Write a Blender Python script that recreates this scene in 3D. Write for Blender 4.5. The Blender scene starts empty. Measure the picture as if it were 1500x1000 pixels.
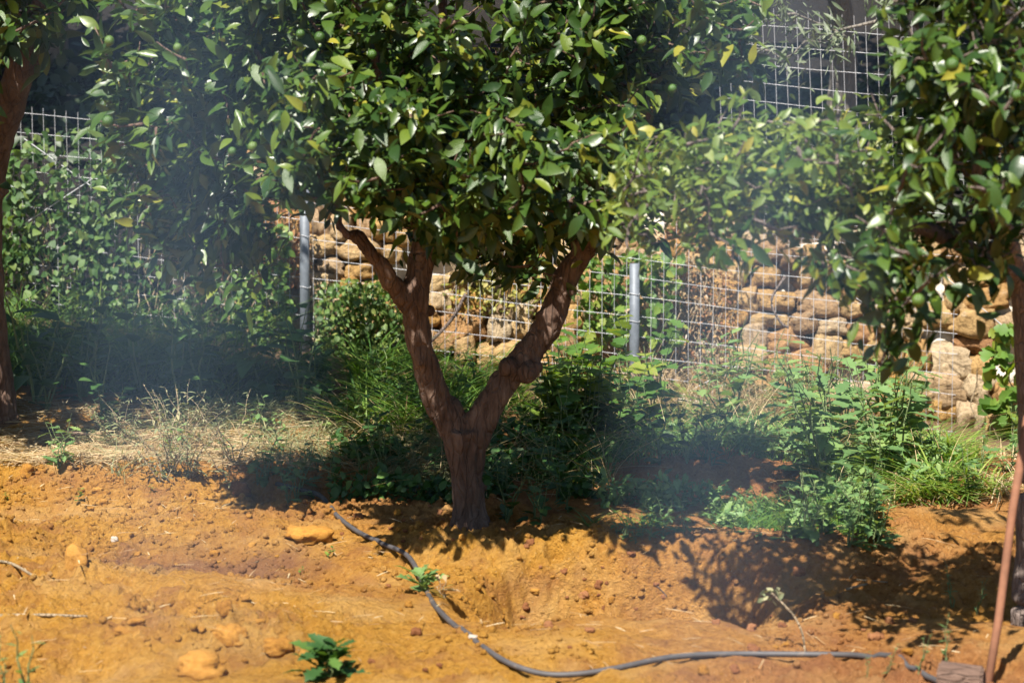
import bpy, bmesh, math, random
import numpy as np
from mathutils import Vector, Matrix, noise as mnoise

random.seed(7)
RNG = np.random.default_rng(7)
scene = bpy.context.scene
COL = scene.collection

# ------------------------------------------------------------------ camera, world, sun, exposure
F = 3542.0            # focal length in pixels of a 1500 px wide picture (85 mm on 36 mm)
CAM_H = 1.74
PITCH = math.atan(455.0 / F)
cam_d = bpy.data.cameras.new('camera')
cam = bpy.data.objects.new('camera', cam_d)
COL.objects.link(cam)
cam.location = (0, 0, CAM_H)
cam.rotation_euler = (math.pi / 2 - PITCH, 0, 0)
cam_d.sensor_width = 36
cam_d.lens = 85
cam_d.clip_start = 0.1
cam_d.clip_end = 600
cam_d.dof.use_dof = True
cam_d.dof.focus_distance = 9.6
cam_d.dof.aperture_fstop = 4.0
scene.camera = cam

LDIR = Vector((0.23, 0.60, -1.0)).normalized()     # the way sunlight travels
ELEV = math.asin(-LDIR.z)
world = bpy.data.worlds.new('World')
scene.world = world
world.use_nodes = True
wn = world.node_tree
bg = wn.nodes['Background']
sky = wn.nodes.new('ShaderNodeTexSky')
sky.sky_type = 'NISHITA'
sky.sun_disc = False
sky.sun_elevation = ELEV
sky.sun_rotation = math.atan2(-LDIR.x, -LDIR.y)
sky.air_density = 1.0
sky.dust_density = 0.6
wn.links.new(sky.outputs[0], bg.inputs[0])
bg.inputs[1].default_value = 0.05
sun_d = bpy.data.lights.new('sun', 'SUN')
sun_d.energy = 5.0
sun_d.angle = math.radians(0.53)
sun_d.color = (1.0, 0.94, 0.84)
sun = bpy.data.objects.new('sun', sun_d)
COL.objects.link(sun)
sun.rotation_euler = LDIR.to_track_quat('-Z', 'Y').to_euler()
sun.location = (-4, -4, 12)
scene.view_settings.view_transform = 'Standard'
scene.view_settings.look = 'None'
scene.view_settings.gamma = 1
scene.view_settings.use_curve_mapping = False
scene.view_settings.exposure = 1.28
scene.cycles.max_bounces = 6
scene.cycles.diffuse_bounces = 2
scene.cycles.glossy_bounces = 2
scene.cycles.transmission_bounces = 3
scene.cycles.transparent_max_bounces = 4
scene.cycles.volume_bounces = 0

# ------------------------------------------------------------------ small helpers
CP, SP = math.cos(PITCH), math.sin(PITCH)
def ray(px, py):
    u, v = (px - 750) / F, (500 - py) / F
    return Vector((u, CP + SP * v, -SP + CP * v))
def at(px, py, Y):
    """the point seen at a pixel of the photograph, at distance Y along the ground"""
    d = ray(px, py); t = Y / d.y
    return Vector((d.x * t, Y, CAM_H + d.z * t))
def project(P):
    P = np.asarray(P, float)
    x, y, z = P[:, 0], P[:, 1], P[:, 2] - CAM_H
    dep = y * CP - z * SP
    up = y * SP + z * CP
    return 750 + F * x / dep, 500 - F * up / dep, dep
def sstep(a, b, x):
    t = np.clip((x - a) / (b - a), 0, 1)
    return t * t * (3 - 2 * t)
def _h2(i, j, s):
    h = (i.astype(np.int64) * 374761393 + j.astype(np.int64) * 668265263 + s * 974634777) & 0xFFFFFFFF
    h = ((h ^ (h >> 13)) * 1274126177) & 0xFFFFFFFF
    return ((h ^ (h >> 16)) & 0xFFFF) / 65535.0
def vnoise(x, y, s=0):
    i, j = np.floor(x), np.floor(y)
    fx, fy = x - i, y - j
    fx, fy = fx * fx * (3 - 2 * fx), fy * fy * (3 - 2 * fy)
    a, b, c, d = _h2(i, j, s), _h2(i + 1, j, s), _h2(i, j + 1, s), _h2(i + 1, j + 1, s)
    return (a * (1 - fx) + b * fx) * (1 - fy) + (c * (1 - fx) + d * fx) * fy - 0.5
def fbm(x, y, o=4, s=0, g=0.5):
    r, a = 0, 1.0
    for k in range(o):
        r = r + a * vnoise(x + 17.3 * k, y - 9.1 * k, s + k); x, y, a = x * 2.03, y * 2.03, a * g
    return r
def cellbump(x, y, s):
    """rounded lumps: one lump in each jittered cell"""
    i, j = np.floor(x), np.floor(y); best = np.zeros_like(x)
    for di in (-1, 0, 1):
        for dj in (-1, 0, 1):
            a, b = i + di, j + dj
            cx, cy = a + 0.2 + 0.6 * _h2(a, b, s), b + 0.2 + 0.6 * _h2(a, b, s + 1)
            r = 0.12 + 0.62 * _h2(a, b, s + 2) ** 2.2
            d2 = ((x - cx) ** 2 + (y - cy) ** 2) / (r * r)
            best = np.maximum(best, r * np.sqrt(np.clip(1 - d2, 0, 1)))
    return best

def tag(o, label=None, cat=None, group=None, kind=None):
    if label: o['label'] = label
    if cat: o['category'] = cat
    if group: o['group'] = group
    if kind: o['kind'] = kind
    return o
def empty(name, loc, label=None, cat=None, group=None, kind=None, rz=0.0):
    o = bpy.data.objects.new(name, None); o.location = loc; o.rotation_euler = (0, 0, rz)
    o.empty_display_size = 0.05
    COL.objects.link(o)
    return tag(o, label, cat, group, kind)
def mesh_arr(name, V, Fq, smooth=True, tint=None):
    V = np.ascontiguousarray(V, np.float32).reshape(-1, 3); Fq = np.ascontiguousarray(Fq, np.int32)
    m = bpy.data.meshes.new(name)
    k = Fq.shape[1]; n = Fq.shape[0]
    m.vertices.add(len(V)); m.vertices.foreach_set('co', V.ravel())
    m.loops.add(n * k); m.loops.foreach_set('vertex_index', Fq.ravel())
    m.polygons.add(n); m.polygons.foreach_set('loop_start', np.arange(0, n * k, k, dtype=np.int32))
    m.polygons.foreach_set('loop_total', np.full(n, k, np.int32))
    if smooth: m.polygons.foreach_set('use_smooth', np.ones(n, bool))
    if tint is not None:
        a = m.attributes.new('tint', 'FLOAT', 'POINT'); a.data.foreach_set('value', np.ascontiguousarray(tint, np.float32))
    m.update(); m.validate()
    return m
def obj(name, me, mat=None, parent=None, loc=None):
    o = bpy.data.objects.new(name, me)
    COL.objects.link(o)
    if mat and me and not me.materials: me.materials.append(mat)
    if parent: o.parent = parent
    if loc is not None: o.location = loc
    return o
def copy_tree(o, parent=None):
    c = o.copy(); COL.objects.link(c)
    if parent: c.parent = parent
    for ch in list(o.children): copy_tree(ch, c)
    return c

# ------------------------------------------------------------------ materials
def mat(name):
    m = bpy.data.materials.new(name); m.use_nodes = True
    return m, m.node_tree.nodes, m.node_tree.links, m.node_tree.nodes['Principled BSDF']
def ramp(N, stops, interp='LINEAR'):
    r = N.new('ShaderNodeValToRGB'); r.color_ramp.interpolation = interp
    e = r.color_ramp.elements
    while len(e) > 1: e.remove(e[-1])
    e[0].position = stops[0][0]; e[0].color = (*stops[0][1], 1)
    for p, c in stops[1:]:
        q = e.new(p); q.color = (*c, 1)
    return r
def tex_noise(N, L, scale, detail=6, rough=0.6, vec=None):
    n = N.new('ShaderNodeTexNoise'); n.inputs['Scale'].default_value = scale
    n.inputs['Detail'].default_value = detail; n.inputs['Roughness'].default_value = rough
    if vec is not None: L.new(vec, n.inputs['Vector'])
    return n
def mix(N, L, fac, a, b, blend='MIX'):
    m = N.new('ShaderNodeMix'); m.data_type = 'RGBA'; m.blend_type = blend
    for s, v in ((m.inputs[0], fac), (m.inputs[6], a), (m.inputs[7], b)):
        if hasattr(v, 'links'): L.new(v, s)
        elif isinstance(v, tuple): s.default_value = (*v, 1)
        else: s.default_value = v
    return m.outputs[2]
def mathn(N, L, op, a, b=None):
    m = N.new('ShaderNodeMath'); m.operation = op
    for s, v in ((m.inputs[0], a), (m.inputs[1], b)):
        if v is None: continue
        if hasattr(v, 'links'): L.new(v, s)
        else: s.default_value = v
    return m.outputs[0]
def bump(N, L, h, dist, strength=1.0):
    b = N.new('ShaderNodeBump'); b.inputs['Distance'].default_value = dist; b.inputs['Strength'].default_value = strength
    L.new(h, b.inputs['Height']); return b.outputs[0]

def leaf_mat(name, stops, rough=0.42, trans=0.3, under=None, spec=0.5):
    """per-leaf hue from the leaf's own random number; paler underside; light passes through"""
    m, N, L, P = mat(name)
    att = N.new('ShaderNodeAttribute'); att.attribute_name = 'tint'
    oi = N.new('ShaderNodeObjectInfo')
    t = mathn(N, L, 'FRACT', mathn(N, L, 'ADD', att.outputs['Fac'], oi.outputs['Random']))
    r = ramp(N, stops); L.new(t, r.inputs[0])
    tc = N.new('ShaderNodeTexCoord')
    ns = tex_noise(N, L, 45, 3, 0.6, tc.outputs['Object'])
    c = mix(N, L, ns.outputs['Fac'], r.outputs[0], (0.75, 0.8, 0.7), 'MULTIPLY')
    geo = N.new('ShaderNodeNewGeometry')
    if under: c = mix(N, L, mathn(N, L, 'MULTIPLY', geo.outputs['Backfacing'], 0.55), c, under)
    L.new(c, P.inputs['Base Color'])
    P.inputs['Roughness'].default_value = rough
    P.inputs['Specular IOR Level'].default_value = spec
    L.new(bump(N, L, ns.outputs['Fac'], 0.002, 0.5), P.inputs['Normal'])
    tr = N.new('ShaderNodeBsdfTranslucent')
    c2 = mix(N, L, 1.0, c, (1.5, 1.45, 0.5), 'MULTIPLY')
    L.new(c2, tr.inputs[0])
    ms = N.new('ShaderNodeMixShader'); ms.inputs[0].default_value = trans
    L.new(P.outputs[0], ms.inputs[1]); L.new(tr.outputs[0], ms.inputs[2])
    L.new(ms.outputs[0], N['Material Output'].inputs[0])
    return m
M = {}
M['citrus'] = leaf_mat('citrus_leaf', [(0, (.020, .050, .010)), (.45, (.038, .080, .012)), (.78, (.068, .118, .014)), (.95, (.12, .165, .018)), (1, (.28, .25, .03))], .37, .18, (.055, .09, .035), .5)
M['young'] = leaf_mat('young_citrus_leaf', [(0, (.08, .14, .022)), (.5, (.13, .19, .03)), (.9, (.20, .25, .04)), (1, (.34, .30, .05))], .42, .3, (.14, .19, .07))
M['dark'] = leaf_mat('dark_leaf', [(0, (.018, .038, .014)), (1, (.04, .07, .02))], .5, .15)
M['olive'] = leaf_mat('olive_leaf', [(0, (.09, .12, .06)), (1, (.16, .19, .11))], .5, .15, (.25, .28, .22))
M['weed'] = leaf_mat('weed_leaf', [(0, (.10, .19, .065)), (.6, (.16, .27, .09)), (1, (.24, .33, .10))], .55, .3, (.18, .25, .13))
M['broad'] = leaf_mat('broad_leaf', [(0, (.03, .085, .022)), (.7, (.055, .13, .03)), (1, (.10, .19, .04))], .5, .28)
M['vine'] = leaf_mat('vine_leaf', [(0, (.06, .14, .025)), (.6, (.12, .22, .035)), (1, (.27, .32, .05))], .5, .35)
M['vinedark'] = leaf_mat('dim_vine_leaf', [(0, (.035, .085, .022)), (.6, (.075, .15, .035)), (1, (.17, .23, .06))], .55, .3)  # darker copy of the vine green, dimness put into the leaf colour
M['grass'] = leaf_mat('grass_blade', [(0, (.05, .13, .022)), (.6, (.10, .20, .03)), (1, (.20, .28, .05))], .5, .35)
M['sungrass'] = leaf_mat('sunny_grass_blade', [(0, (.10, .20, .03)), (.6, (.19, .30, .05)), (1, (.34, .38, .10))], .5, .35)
M['drygrass'] = leaf_mat('dry_grass_blade', [(0, (.30, .18, .10)), (.5, (.50, .35, .20)), (1, (.62, .50, .33))], .8, .2)
M['greygrass'] = leaf_mat('grey_green_blade', [(0, (.16, .19, .09)), (.6, (.24, .26, .14)), (1, (.38, .34, .19))], .7, .25)
M['shrub'] = leaf_mat('shrub_leaf', [(0, (.05, .11, .022)), (.6, (.11, .19, .04)), (1, (.24, .27, .07))], .5, .3)
M['yellowing'] = leaf_mat('yellowing_leaf', [(0, (.16, .19, .04)), (.6, (.32, .29, .06)), (1, (.42, .36, .12))], .5, .3)
M['rust_leaf'] = leaf_mat('withered_leaf', [(0, (.22, .09, .04)), (.6, (.34, .17, .07)), (1, (.45, .28, .12))], .8, .25)

def bark_mat(name, stops, scale=1.0, rough=.85):
    m, N, L, P = mat(name)
    tc = N.new('ShaderNodeTexCoord'); mp = N.new('ShaderNodeMapping'); mp.inputs['Scale'].default_value = (1, 1, .28)
    L.new(tc.outputs['Object'], mp.inputs[0])
    a = tex_noise(N, L, 28 * scale, 8, .65, mp.outputs[0]); b = tex_noise(N, L, 6 * scale, 4, .6, tc.outputs['Object'])
    f = mathn(N, L, 'ADD', mathn(N, L, 'MULTIPLY', a.outputs['Fac'], .6), mathn(N, L, 'MULTIPLY', b.outputs['Fac'], .4))
    r = ramp(N, stops); L.new(f, r.inputs[0]); L.new(r.outputs[0], P.inputs['Base Color'])
    P.inputs['Roughness'].default_value = rough
    v = N.new('ShaderNodeTexVoronoi'); v.inputs['Scale'].default_value = 34 * scale; v.feature = 'DISTANCE_TO_EDGE'; L.new(mp.outputs[0], v.inputs['Vector'])
    hh = mathn(N, L, 'ADD', a.outputs['Fac'], mathn(N, L, 'MULTIPLY', mathn(N, L, 'MINIMUM', v.outputs['Distance'], .12), 3.0))
    L.new(bump(N, L, hh, .022, 1.0), P.inputs['Normal'])
    return m
M['bark'] = bark_mat('citrus_bark', [(.32, (.045, .023, .014)), (.47, (.105, .060, .040)), (.58, (.165, .105, .075)), (.72, (.27, .20, .155))])
M['greybark'] = bark_mat('grey_twig_bark', [(.3, (.09, .065, .055)), (.5, (.18, .135, .115)), (.7, (.30, .24, .21))], 2)
M['olivebark'] = bark_mat('olive_bark', [(.3, (.10, .085, .07)), (.7, (.28, .25, .21))])
M['stem'] = bark_mat('green_stem', [(.3, (.12, .19, .06)), (.7, (.24, .29, .12))], 2)
M['drystem'] = bark_mat('dry_stem', [(.3, (.26, .18, .10)), (.7, (.50, .40, .26))], 2)
M['cutwood'] = bark_mat('weathered_wood', [(.3, (.09, .05, .035)), (.7, (.20, .125, .09))], 1.5)

def soil_mat():
    m, N, L, P = mat('orange_soil')
    tc = N.new('ShaderNodeTexCoord'); ob = tc.outputs['Object']
    big = tex_noise(N, L, .9, 3, .5, ob); mid = tex_noise(N, L, 5, 5, .6, ob); fine = tex_noise(N, L, 42, 8, .7, ob)
    ochre = ramp(N, [(.28, (.25, .105, .016)), (.46, (.46, .225, .034)), (.60, (.53, .275, .050)), (.75, (.62, .37, .105))]); L.new(fine.outputs['Fac'], ochre.inputs[0])
    red = ramp(N, [(.28, (.18, .066, .026)), (.46, (.34, .140, .058)), (.60, (.40, .175, .075)), (.75, (.50, .26, .13))]); L.new(fine.outputs['Fac'], red.inputs[0])
    sx = N.new('ShaderNodeSeparateXYZ'); L.new(ob, sx.inputs[0])
    # redder earth towards the right-hand tree, dark damp topsoil by the weeds
    mr = N.new('ShaderNodeMapRange'); L.new(sx.outputs['X'], mr.inputs[0])
    mr.inputs['From Min'].default_value = .1; mr.inputs['From Max'].default_value = .9; mr.inputs['To Max'].default_value = .62
    fr = mathn(N, L, 'ADD', mr.outputs[0], mathn(N, L, 'MULTIPLY', mathn(N, L, 'SUBTRACT', big.outputs['Fac'], .5), 1.8))
    mrb = N.new('ShaderNodeMapRange'); L.new(sx.outputs['Y'], mrb.inputs[0])
    mrb.inputs['From Min'].default_value = 8.0; mrb.inputs['From Max'].default_value = 8.9; mrb.inputs['To Max'].default_value = .75
    mrc = N.new('ShaderNodeMapRange'); L.new(sx.outputs['X'], mrc.inputs[0])
    mrc.inputs['From Min'].default_value = -1.2; mrc.inputs['From Max'].default_value = -.5
    fr = mathn(N, L, 'MAXIMUM', fr, mathn(N, L, 'MULTIPLY', mrb.outputs[0], mrc.outputs[0]))
    fr.node.use_clamp = True
    c = mix(N, L, fr, ochre.outputs[0], red.outputs[0])
    damp = ramp(N, [(.50, (0, 0, 0)), (.66, (1, 1, 1))]); L.new(mid.outputs['Fac'], damp.inputs[0])
    c = mix(N, L, mathn(N, L, 'MULTIPLY', damp.outputs[0], .5), c, (.25, .10, .05))
    dust = tex_noise(N, L, 2.6, 6, .65, ob); du = ramp(N, [(.50, (0, 0, 0)), (.68, (1, 1, 1))]); L.new(dust.outputs['Fac'], du.inputs[0])
    c = mix(N, L, mathn(N, L, 'MULTIPLY', du.outputs[0], .5), c, (.60, .38, .15))
    vd = N.new('ShaderNodeVectorMath'); vd.operation = 'DISTANCE'                     # damp dark earth in the furrow
    mp = N.new('ShaderNodeMapping'); mp.inputs['Scale'].default_value = (1, 2.2, 0); mp.inputs['Location'].default_value = (1.12, -8.0 * 2.2, 0); L.new(ob, mp.inputs[0])
    vl = N.new('ShaderNodeVectorMath'); vl.operation = 'LENGTH'; L.new(mp.outputs[0], vl.inputs[0])
    fd = mathn(N, L, 'ADD', vl.outputs['Value'], mathn(N, L, 'MULTIPLY', mathn(N, L, 'SUBTRACT', mid.outputs['Fac'], .5), 1.6))
    rd = ramp(N, [(.15, (1, 1, 1)), (.62, (0, 0, 0))]); L.new(fd, rd.inputs[0])
    c = mix(N, L, mathn(N, L, 'MULTIPLY', rd.outputs[0], .75), c, (.19, .085, .055))
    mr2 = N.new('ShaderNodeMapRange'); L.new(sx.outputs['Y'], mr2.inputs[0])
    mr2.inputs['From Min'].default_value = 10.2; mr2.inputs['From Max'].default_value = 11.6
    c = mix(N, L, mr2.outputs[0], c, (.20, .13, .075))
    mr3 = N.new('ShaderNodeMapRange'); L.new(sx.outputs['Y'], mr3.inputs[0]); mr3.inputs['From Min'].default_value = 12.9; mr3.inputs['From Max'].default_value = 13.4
    c = mix(N, L, mr3.outputs[0], c, (.028, .024, .022))  # bank soil painted near black to deepen the shade behind the wall
    vor = N.new('ShaderNodeTexVoronoi'); vor.inputs['Scale'].default_value = 60; L.new(ob, vor.inputs['Vector'])
    sp = mathn(N, L, 'LESS_THAN', vor.outputs['Distance'], .13)
    c = mix(N, L, mathn(N, L, 'MULTIPLY', sp, .35), c, (.62, .45, .27))
    L.new(c, P.inputs['Base Color']); P.inputs['Roughness'].default_value = .95; P.inputs['Specular IOR Level'].default_value = .15
    f2 = tex_noise(N, L, 120, 6, .7, ob)
    hh = mathn(N, L, 'ADD', fine.outputs['Fac'], mathn(N, L, 'MULTIPLY', f2.outputs['Fac'], .45))
    L.new(bump(N, L, hh, .04, 1.0), P.inputs['Normal'])
    return m
M['soil'] = soil_mat()
def clod_mat(name, a, b, c3):
    m, N, L, P = mat(name)
    tc = N.new('ShaderNodeTexCoord'); n = tex_noise(N, L, 3.2, 8, .75, tc.outputs['Object'])
    oi = N.new('ShaderNodeObjectInfo')
    r = ramp(N, [(.25, a), (.5, b), (.78, c3)])
    L.new(mathn(N, L, 'ADD', n.outputs['Fac'], mathn(N, L, 'MULTIPLY', mathn(N, L, 'SUBTRACT', oi.outputs['Random'], .5), .25)), r.inputs[0])
    L.new(r.outputs[0], P.inputs['Base Color']); P.inputs['Roughness'].default_value = .95; P.inputs['Specular IOR Level'].default_value = .15
    n2 = tex_noise(N, L, 11, 6, .75, tc.outputs['Object'])
    L.new(bump(N, L, mathn(N, L, 'ADD', n.outputs['Fac'], mathn(N, L, 'MULTIPLY', n2.outputs['Fac'], .5)), .012, .9), P.inputs['Normal'])
    return m
M['clod'] = clod_mat('dry_clod', (.26, .11, .02), (.45, .215, .040), (.56, .30, .075))
M['redclod'] = clod_mat('red_clod', (.18, .066, .026), (.33, .14, .058), (.45, .225, .11))
M['pebble'] = clod_mat('pale_pebble', (.55, .45, .36), (.70, .60, .50), (.80, .73, .66))
def stone_mat():
    m, N, L, P = mat('wall_stone')
    tc = N.new('ShaderNodeTexCoord'); ob = tc.outputs['Object']; oi = N.new('ShaderNodeObjectInfo')
    base = ramp(N, [(0, (.60, .37, .13)), (.2, (.64, .48, .27)), (.38, (.58, .33, .095)), (.55, (.46, .29, .15)), (.7, (.68, .54, .36)), (.85, (.60, .38, .15)), (1, (.42, .22, .11))])
    L.new(oi.outputs['Random'], base.inputs[0])
    n1 = tex_noise(N, L, 1.7, 8, .7, ob); n2 = tex_noise(N, L, 4.2, 8, .8, ob)
    dk = ramp(N, [(.34, (.30, .24, .20)), (.5, (.95, .93, .9)), (.7, (1.25, 1.22, 1.15))]); L.new(n2.outputs['Fac'], dk.inputs[0])
    c = mix(N, L, 1.0, base.outputs[0], dk.outputs[0], 'MULTIPLY')
    lim = ramp(N, [(.58, (0, 0, 0)), (.70, (1, 1, 1))]); L.new(n1.outputs['Fac'], lim.inputs[0])
    c = mix(N, L, mathn(N, L, 'MULTIPLY', lim.outputs[0], .6), c, (.68, .61, .50))
    L.new(c, P.inputs['Base Color']); P.inputs['Roughness'].default_value = .92; P.inputs['Specular IOR Level'].default_value = .2
    L.new(bump(N, L, mathn(N, L, 'ADD', n2.outputs['Fac'], n1.outputs['Fac']), .035, 1.0), P.inputs['Normal'])
    return m
M['stone'] = stone_mat()
M['mortar'] = clod_mat('crumbling_mortar', (.36, .30, .23), (.58, .52, .43), (.74, .70, .61))
for nd in M['mortar'].node_tree.nodes:
    if nd.type == 'TEX_NOISE': nd.inputs['Scale'].default_value *= 6
def metal(name, col, rough, met=.0, stain=None):
    m, N, L, P = mat(name)
    tc = N.new('ShaderNodeTexCoord'); n = tex_noise(N, L, 18, 6, .7, tc.outputs['Object'])
    r = ramp(N, [(.35, tuple(x * .7 for x in col)), (.6, col)] + ([(.75, stain)] if stain else [])); L.new(n.outputs['Fac'], r.inputs[0])
    L.new(r.outputs[0], P.inputs['Base Color']); P.inputs['Roughness'].default_value = rough; P.inputs['Metallic'].default_value = met
    L.new(bump(N, L, n.outputs['Fac'], .002, .4), P.inputs['Normal'])
    return m
M['wire'] = metal('galvanised_wire', (.56, .57, .60), .5, .2)
M['post'] = metal('grey_post', (.15, .17, .20), .55, .1, (.22, .23, .24))
M['rust'] = metal('rusty_iron', (.22, .095, .05), .85, 0, (.15, .06, .035))
M['pipe'] = metal('dusty_black_pipe', (.065, .060, .062), .6, 0, (.24, .17, .11))
M['fruit'] = leaf_mat('green_orange', [(0, (.035, .085, .012)), (.6, (.055, .12, .016)), (1, (.10, .16, .025))], .35, .03)
M['petal'] = leaf_mat('orange_petal', [(0, (.62, .28, .06)), (1, (.72, .42, .12))], .6, .35)

# ------------------------------------------------------------------ the ground
def fence_y(x): return 12.5 - 0.17 * np.clip(x, -4, 4)
def gz(x, y, detail=True):
    x = np.asarray(x, float); y = np.asarray(y, float)
    xc = np.clip(x, -6, 6)
    t = sstep(9.3, 11.8, y)
    z = t * (0.06 - 0.10 * (xc + 1.09))
    wy = fence_y(xc) + 0.45                                            # the bank behind the wall
    z = z + sstep(wy - .05, wy + .25, y) * .80 + np.clip(y - wy - .2, 0, 26) * .30
    g = lambda cx, cy, sx, sy: np.exp(-((x - cx) / sx) ** 2 - ((y - cy) / sy) ** 2)
    wx = x + .10 * fbm(x * 4, y * 4, 3, 71); wy2 = y + .16 * fbm(x * 3.2 + 9, y * 3.2, 3, 72)
    rim = 7.90 - .45 * (wx - .25) ** 2                                    # dug hollow before the tree, steep on its far side
    side = sstep(-.20, .06, wx) * (1 - sstep(.62, .98, wx))
    z = z - .30 * side * sstep(0, .16, rim - wy2) * (1 - sstep(.25, .95, rim - wy2))
    z = z + .05 * g(.25, 8.0, .55, .12)
    for hx, hy, hr, hd in ((.27, 7.58, .085, .16), (.37, 7.50, .07, .14), (.46, 7.42, .09, .15), (.17, 7.94, .045, .10), (.34, 7.30, .06, .08), (.55, 7.36, .055, .10), (-.13, 7.30, .06, .10)):
        z = z - hd * sstep(1.25, .55, np.hypot((wx - hx), (wy2 - hy) * .8) / hr)
    z = z - .10 * g(-1.05, 8.0 , .55, .17) - .09 * g(-.62, 7.78, .35, .17)   # furrow on the other side
    z = z + .05 * g(-1.6, 9.2, .9, .28) + .04 * g(-.9, 7.2, 1.1, .28) + .03 * g(-.75, 6.75, .5, .2)
    z = z + .06 * g(1.0, 7.95, .45, .2) - .05 * g(1.25, 7.35, .4, .25)
    z = z - .05 * g(-.35, 9.0, .35, .2)
    if detail:
        near = 1 - sstep(10, 12.5, y)
        rough = .22 + .70 * sstep(-.25, .35, fbm(x * 1.3, y * 1.6, 2, 91)) + .7 * side * sstep(-.1, .1, rim - wy2) * (1 - sstep(.2, .5, rim - wy2)) + .6 * g(-.75, 6.85, .25, .2) + .45 * g(-1.3, 8.7, .9, .4)
        w = near * rough
        z = z + .075 * fbm(x * 2.2, y * 2.8, 3, 3) * (.4 + .6 * near)
        z = z + w * (.040 * fbm(x * 8, y * 8, 3, 11) + .034 * fbm(x * 26, y * 26, 3, 21, .7))
        z = z + w * (.055 * cellbump(x * 7, y * 7, 5) * .45 + .040 * cellbump(x * 17 + 3, y * 17, 8) * .6 + .018 * cellbump(x * 36 + 3, y * 36, 18) * .6 + .02 * np.abs(fbm(x * 12, y * 15, 3, 57)))
        z = z - .05 * np.clip(fbm(x * 5.1, y * 6.3, 2, 77) - .30, 0, 1) * near
    return z
def gz1(x, y): return float(gz(np.array([x]), np.array([y]))[0])
def ground_hit(px, py, det=True):
    d = ray(px, py); ts = np.linspace(4.0, 16, 2400)
    X, Y, Z = d.x * ts, d.y * ts, CAM_H + d.z * ts
    k = np.argmax(Z < gz(X, Y, det))
    return Vector((X[k], Y[k], float(gz(X[k:k + 1], Y[k:k + 1])[0])))
def axis(lo, hi, step, far_lo, far_hi, grow=1.25):
    c = list(np.arange(lo, hi, step)); s = step
    a = c[-1]
    while a < far_hi: s *= grow; a += s; c.append(a)
    a = c[0]; s = step; pre = []
    while a > far_lo: s *= grow; a -= s; pre.append(a)
    return np.array(pre[::-1] + c)
gx = axis(-2.45, 2.45, .0062, -300, 300)
gy1 = np.arange(6.1, 10.2, .0105); gy2 = np.arange(10.2, 15, .04)
gy = axis(0, 1, 1, -60, 0)
pre = []; a, s = 6.1, .0105
while a > -60: s *= 1.3; a -= s; pre.append(a)
post = []; a, s = gy2[-1], .04
while a < 500: s *= 1.25; a += s; post.append(a)
gy = np.concatenate([pre[::-1], gy1, gy2, post])
GX, GY = np.meshgrid(gx, gy)
GZ = gz(GX, GY)
nx, ny = len(gx), len(gy)
idx = np.arange(nx * ny).reshape(ny, nx)
Fq = np.stack([idx[:-1, :-1], idx[:-1, 1:], idx[1:, 1:], idx[1:, :-1]], -1).reshape(-1, 4)
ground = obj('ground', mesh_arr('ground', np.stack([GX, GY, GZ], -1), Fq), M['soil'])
tag(ground, kind='structure')

# ------------------------------------------------------------------ geometry helpers for plants, rocks and tubes
def tube(pts, rad, n=6, cap=True):
    """verts and quads of a tube along points"""
    P = np.array([tuple(p) for p in pts], float); k = len(P)
    R = np.full(k, rad, float) if np.isscalar(rad) else np.array(rad, float)
    T = np.gradient(P, axis=0); T /= np.linalg.norm(T, axis=1)[:, None] + 1e-9
    ref = np.array([0, 0, 1.0]) if abs(T[:, 2]).mean() < .8 else np.array([1.0, 0, 0])
    A = np.cross(T, ref); A /= np.linalg.norm(A, axis=1)[:, None] + 1e-9
    B = np.cross(T, A)
    th = np.arange(n) * 2 * math.pi / n
    V = P[:, None] + R[:, None, None] * (np.cos(th)[None, :, None] * A[:, None] + np.sin(th)[None, :, None] * B[:, None])
    V = V.reshape(-1, 3); q = []
    for i in range(k - 1):
        for j in range(n):
            q.append((i * n + j, i * n + (j + 1) % n, (i + 1) * n + (j + 1) % n, (i + 1) * n + j))
    if cap:
        c0, c1 = len(V), len(V) + 1
        V = np.vstack([V, P[0], P[-1]])
        for j in range(0, n, 2):
            q.append((c0, (j + 2) % n, (j + 1) % n, j)); b = (k - 1) * n
            q.append((c1, b + j, b + (j + 1) % n, b + (j + 2) % n))
    return V, np.array(q)
class Acc:
    def __init__(s): s.V, s.Q, s.T, s.n = [], [], [], 0
    def add(s, V, Q, t=None):
        s.V.append(V); s.Q.append(np.asarray(Q) + s.n); s.n += len(V)
        s.T.append(np.full(len(V), 0.0 if t is None else t) if np.isscalar(t) or t is None else t)
    def mesh(s, name, smooth=True):
        return mesh_arr(name, np.vstack(s.V), np.vstack(s.Q), smooth, np.concatenate(s.T))
def catmull(pts, n=6):
    P = [Vector(p) for p in pts]; P = [P[0] * 2 - P[1]] + P + [P[-1] * 2 - P[-2]]; out = []
    for i in range(1, len(P) - 2):
        a, b, c, d = P[i - 1:i + 3]
        for k in range(n):
            t = k / n
            out.append(.5 * ((2 * b) + (c - a) * t + (2 * a - 5 * b + 4 * c - d) * t * t + (3 * b - a - 3 * c + d) * t ** 3))
    return out + [P[-2]]
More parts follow.
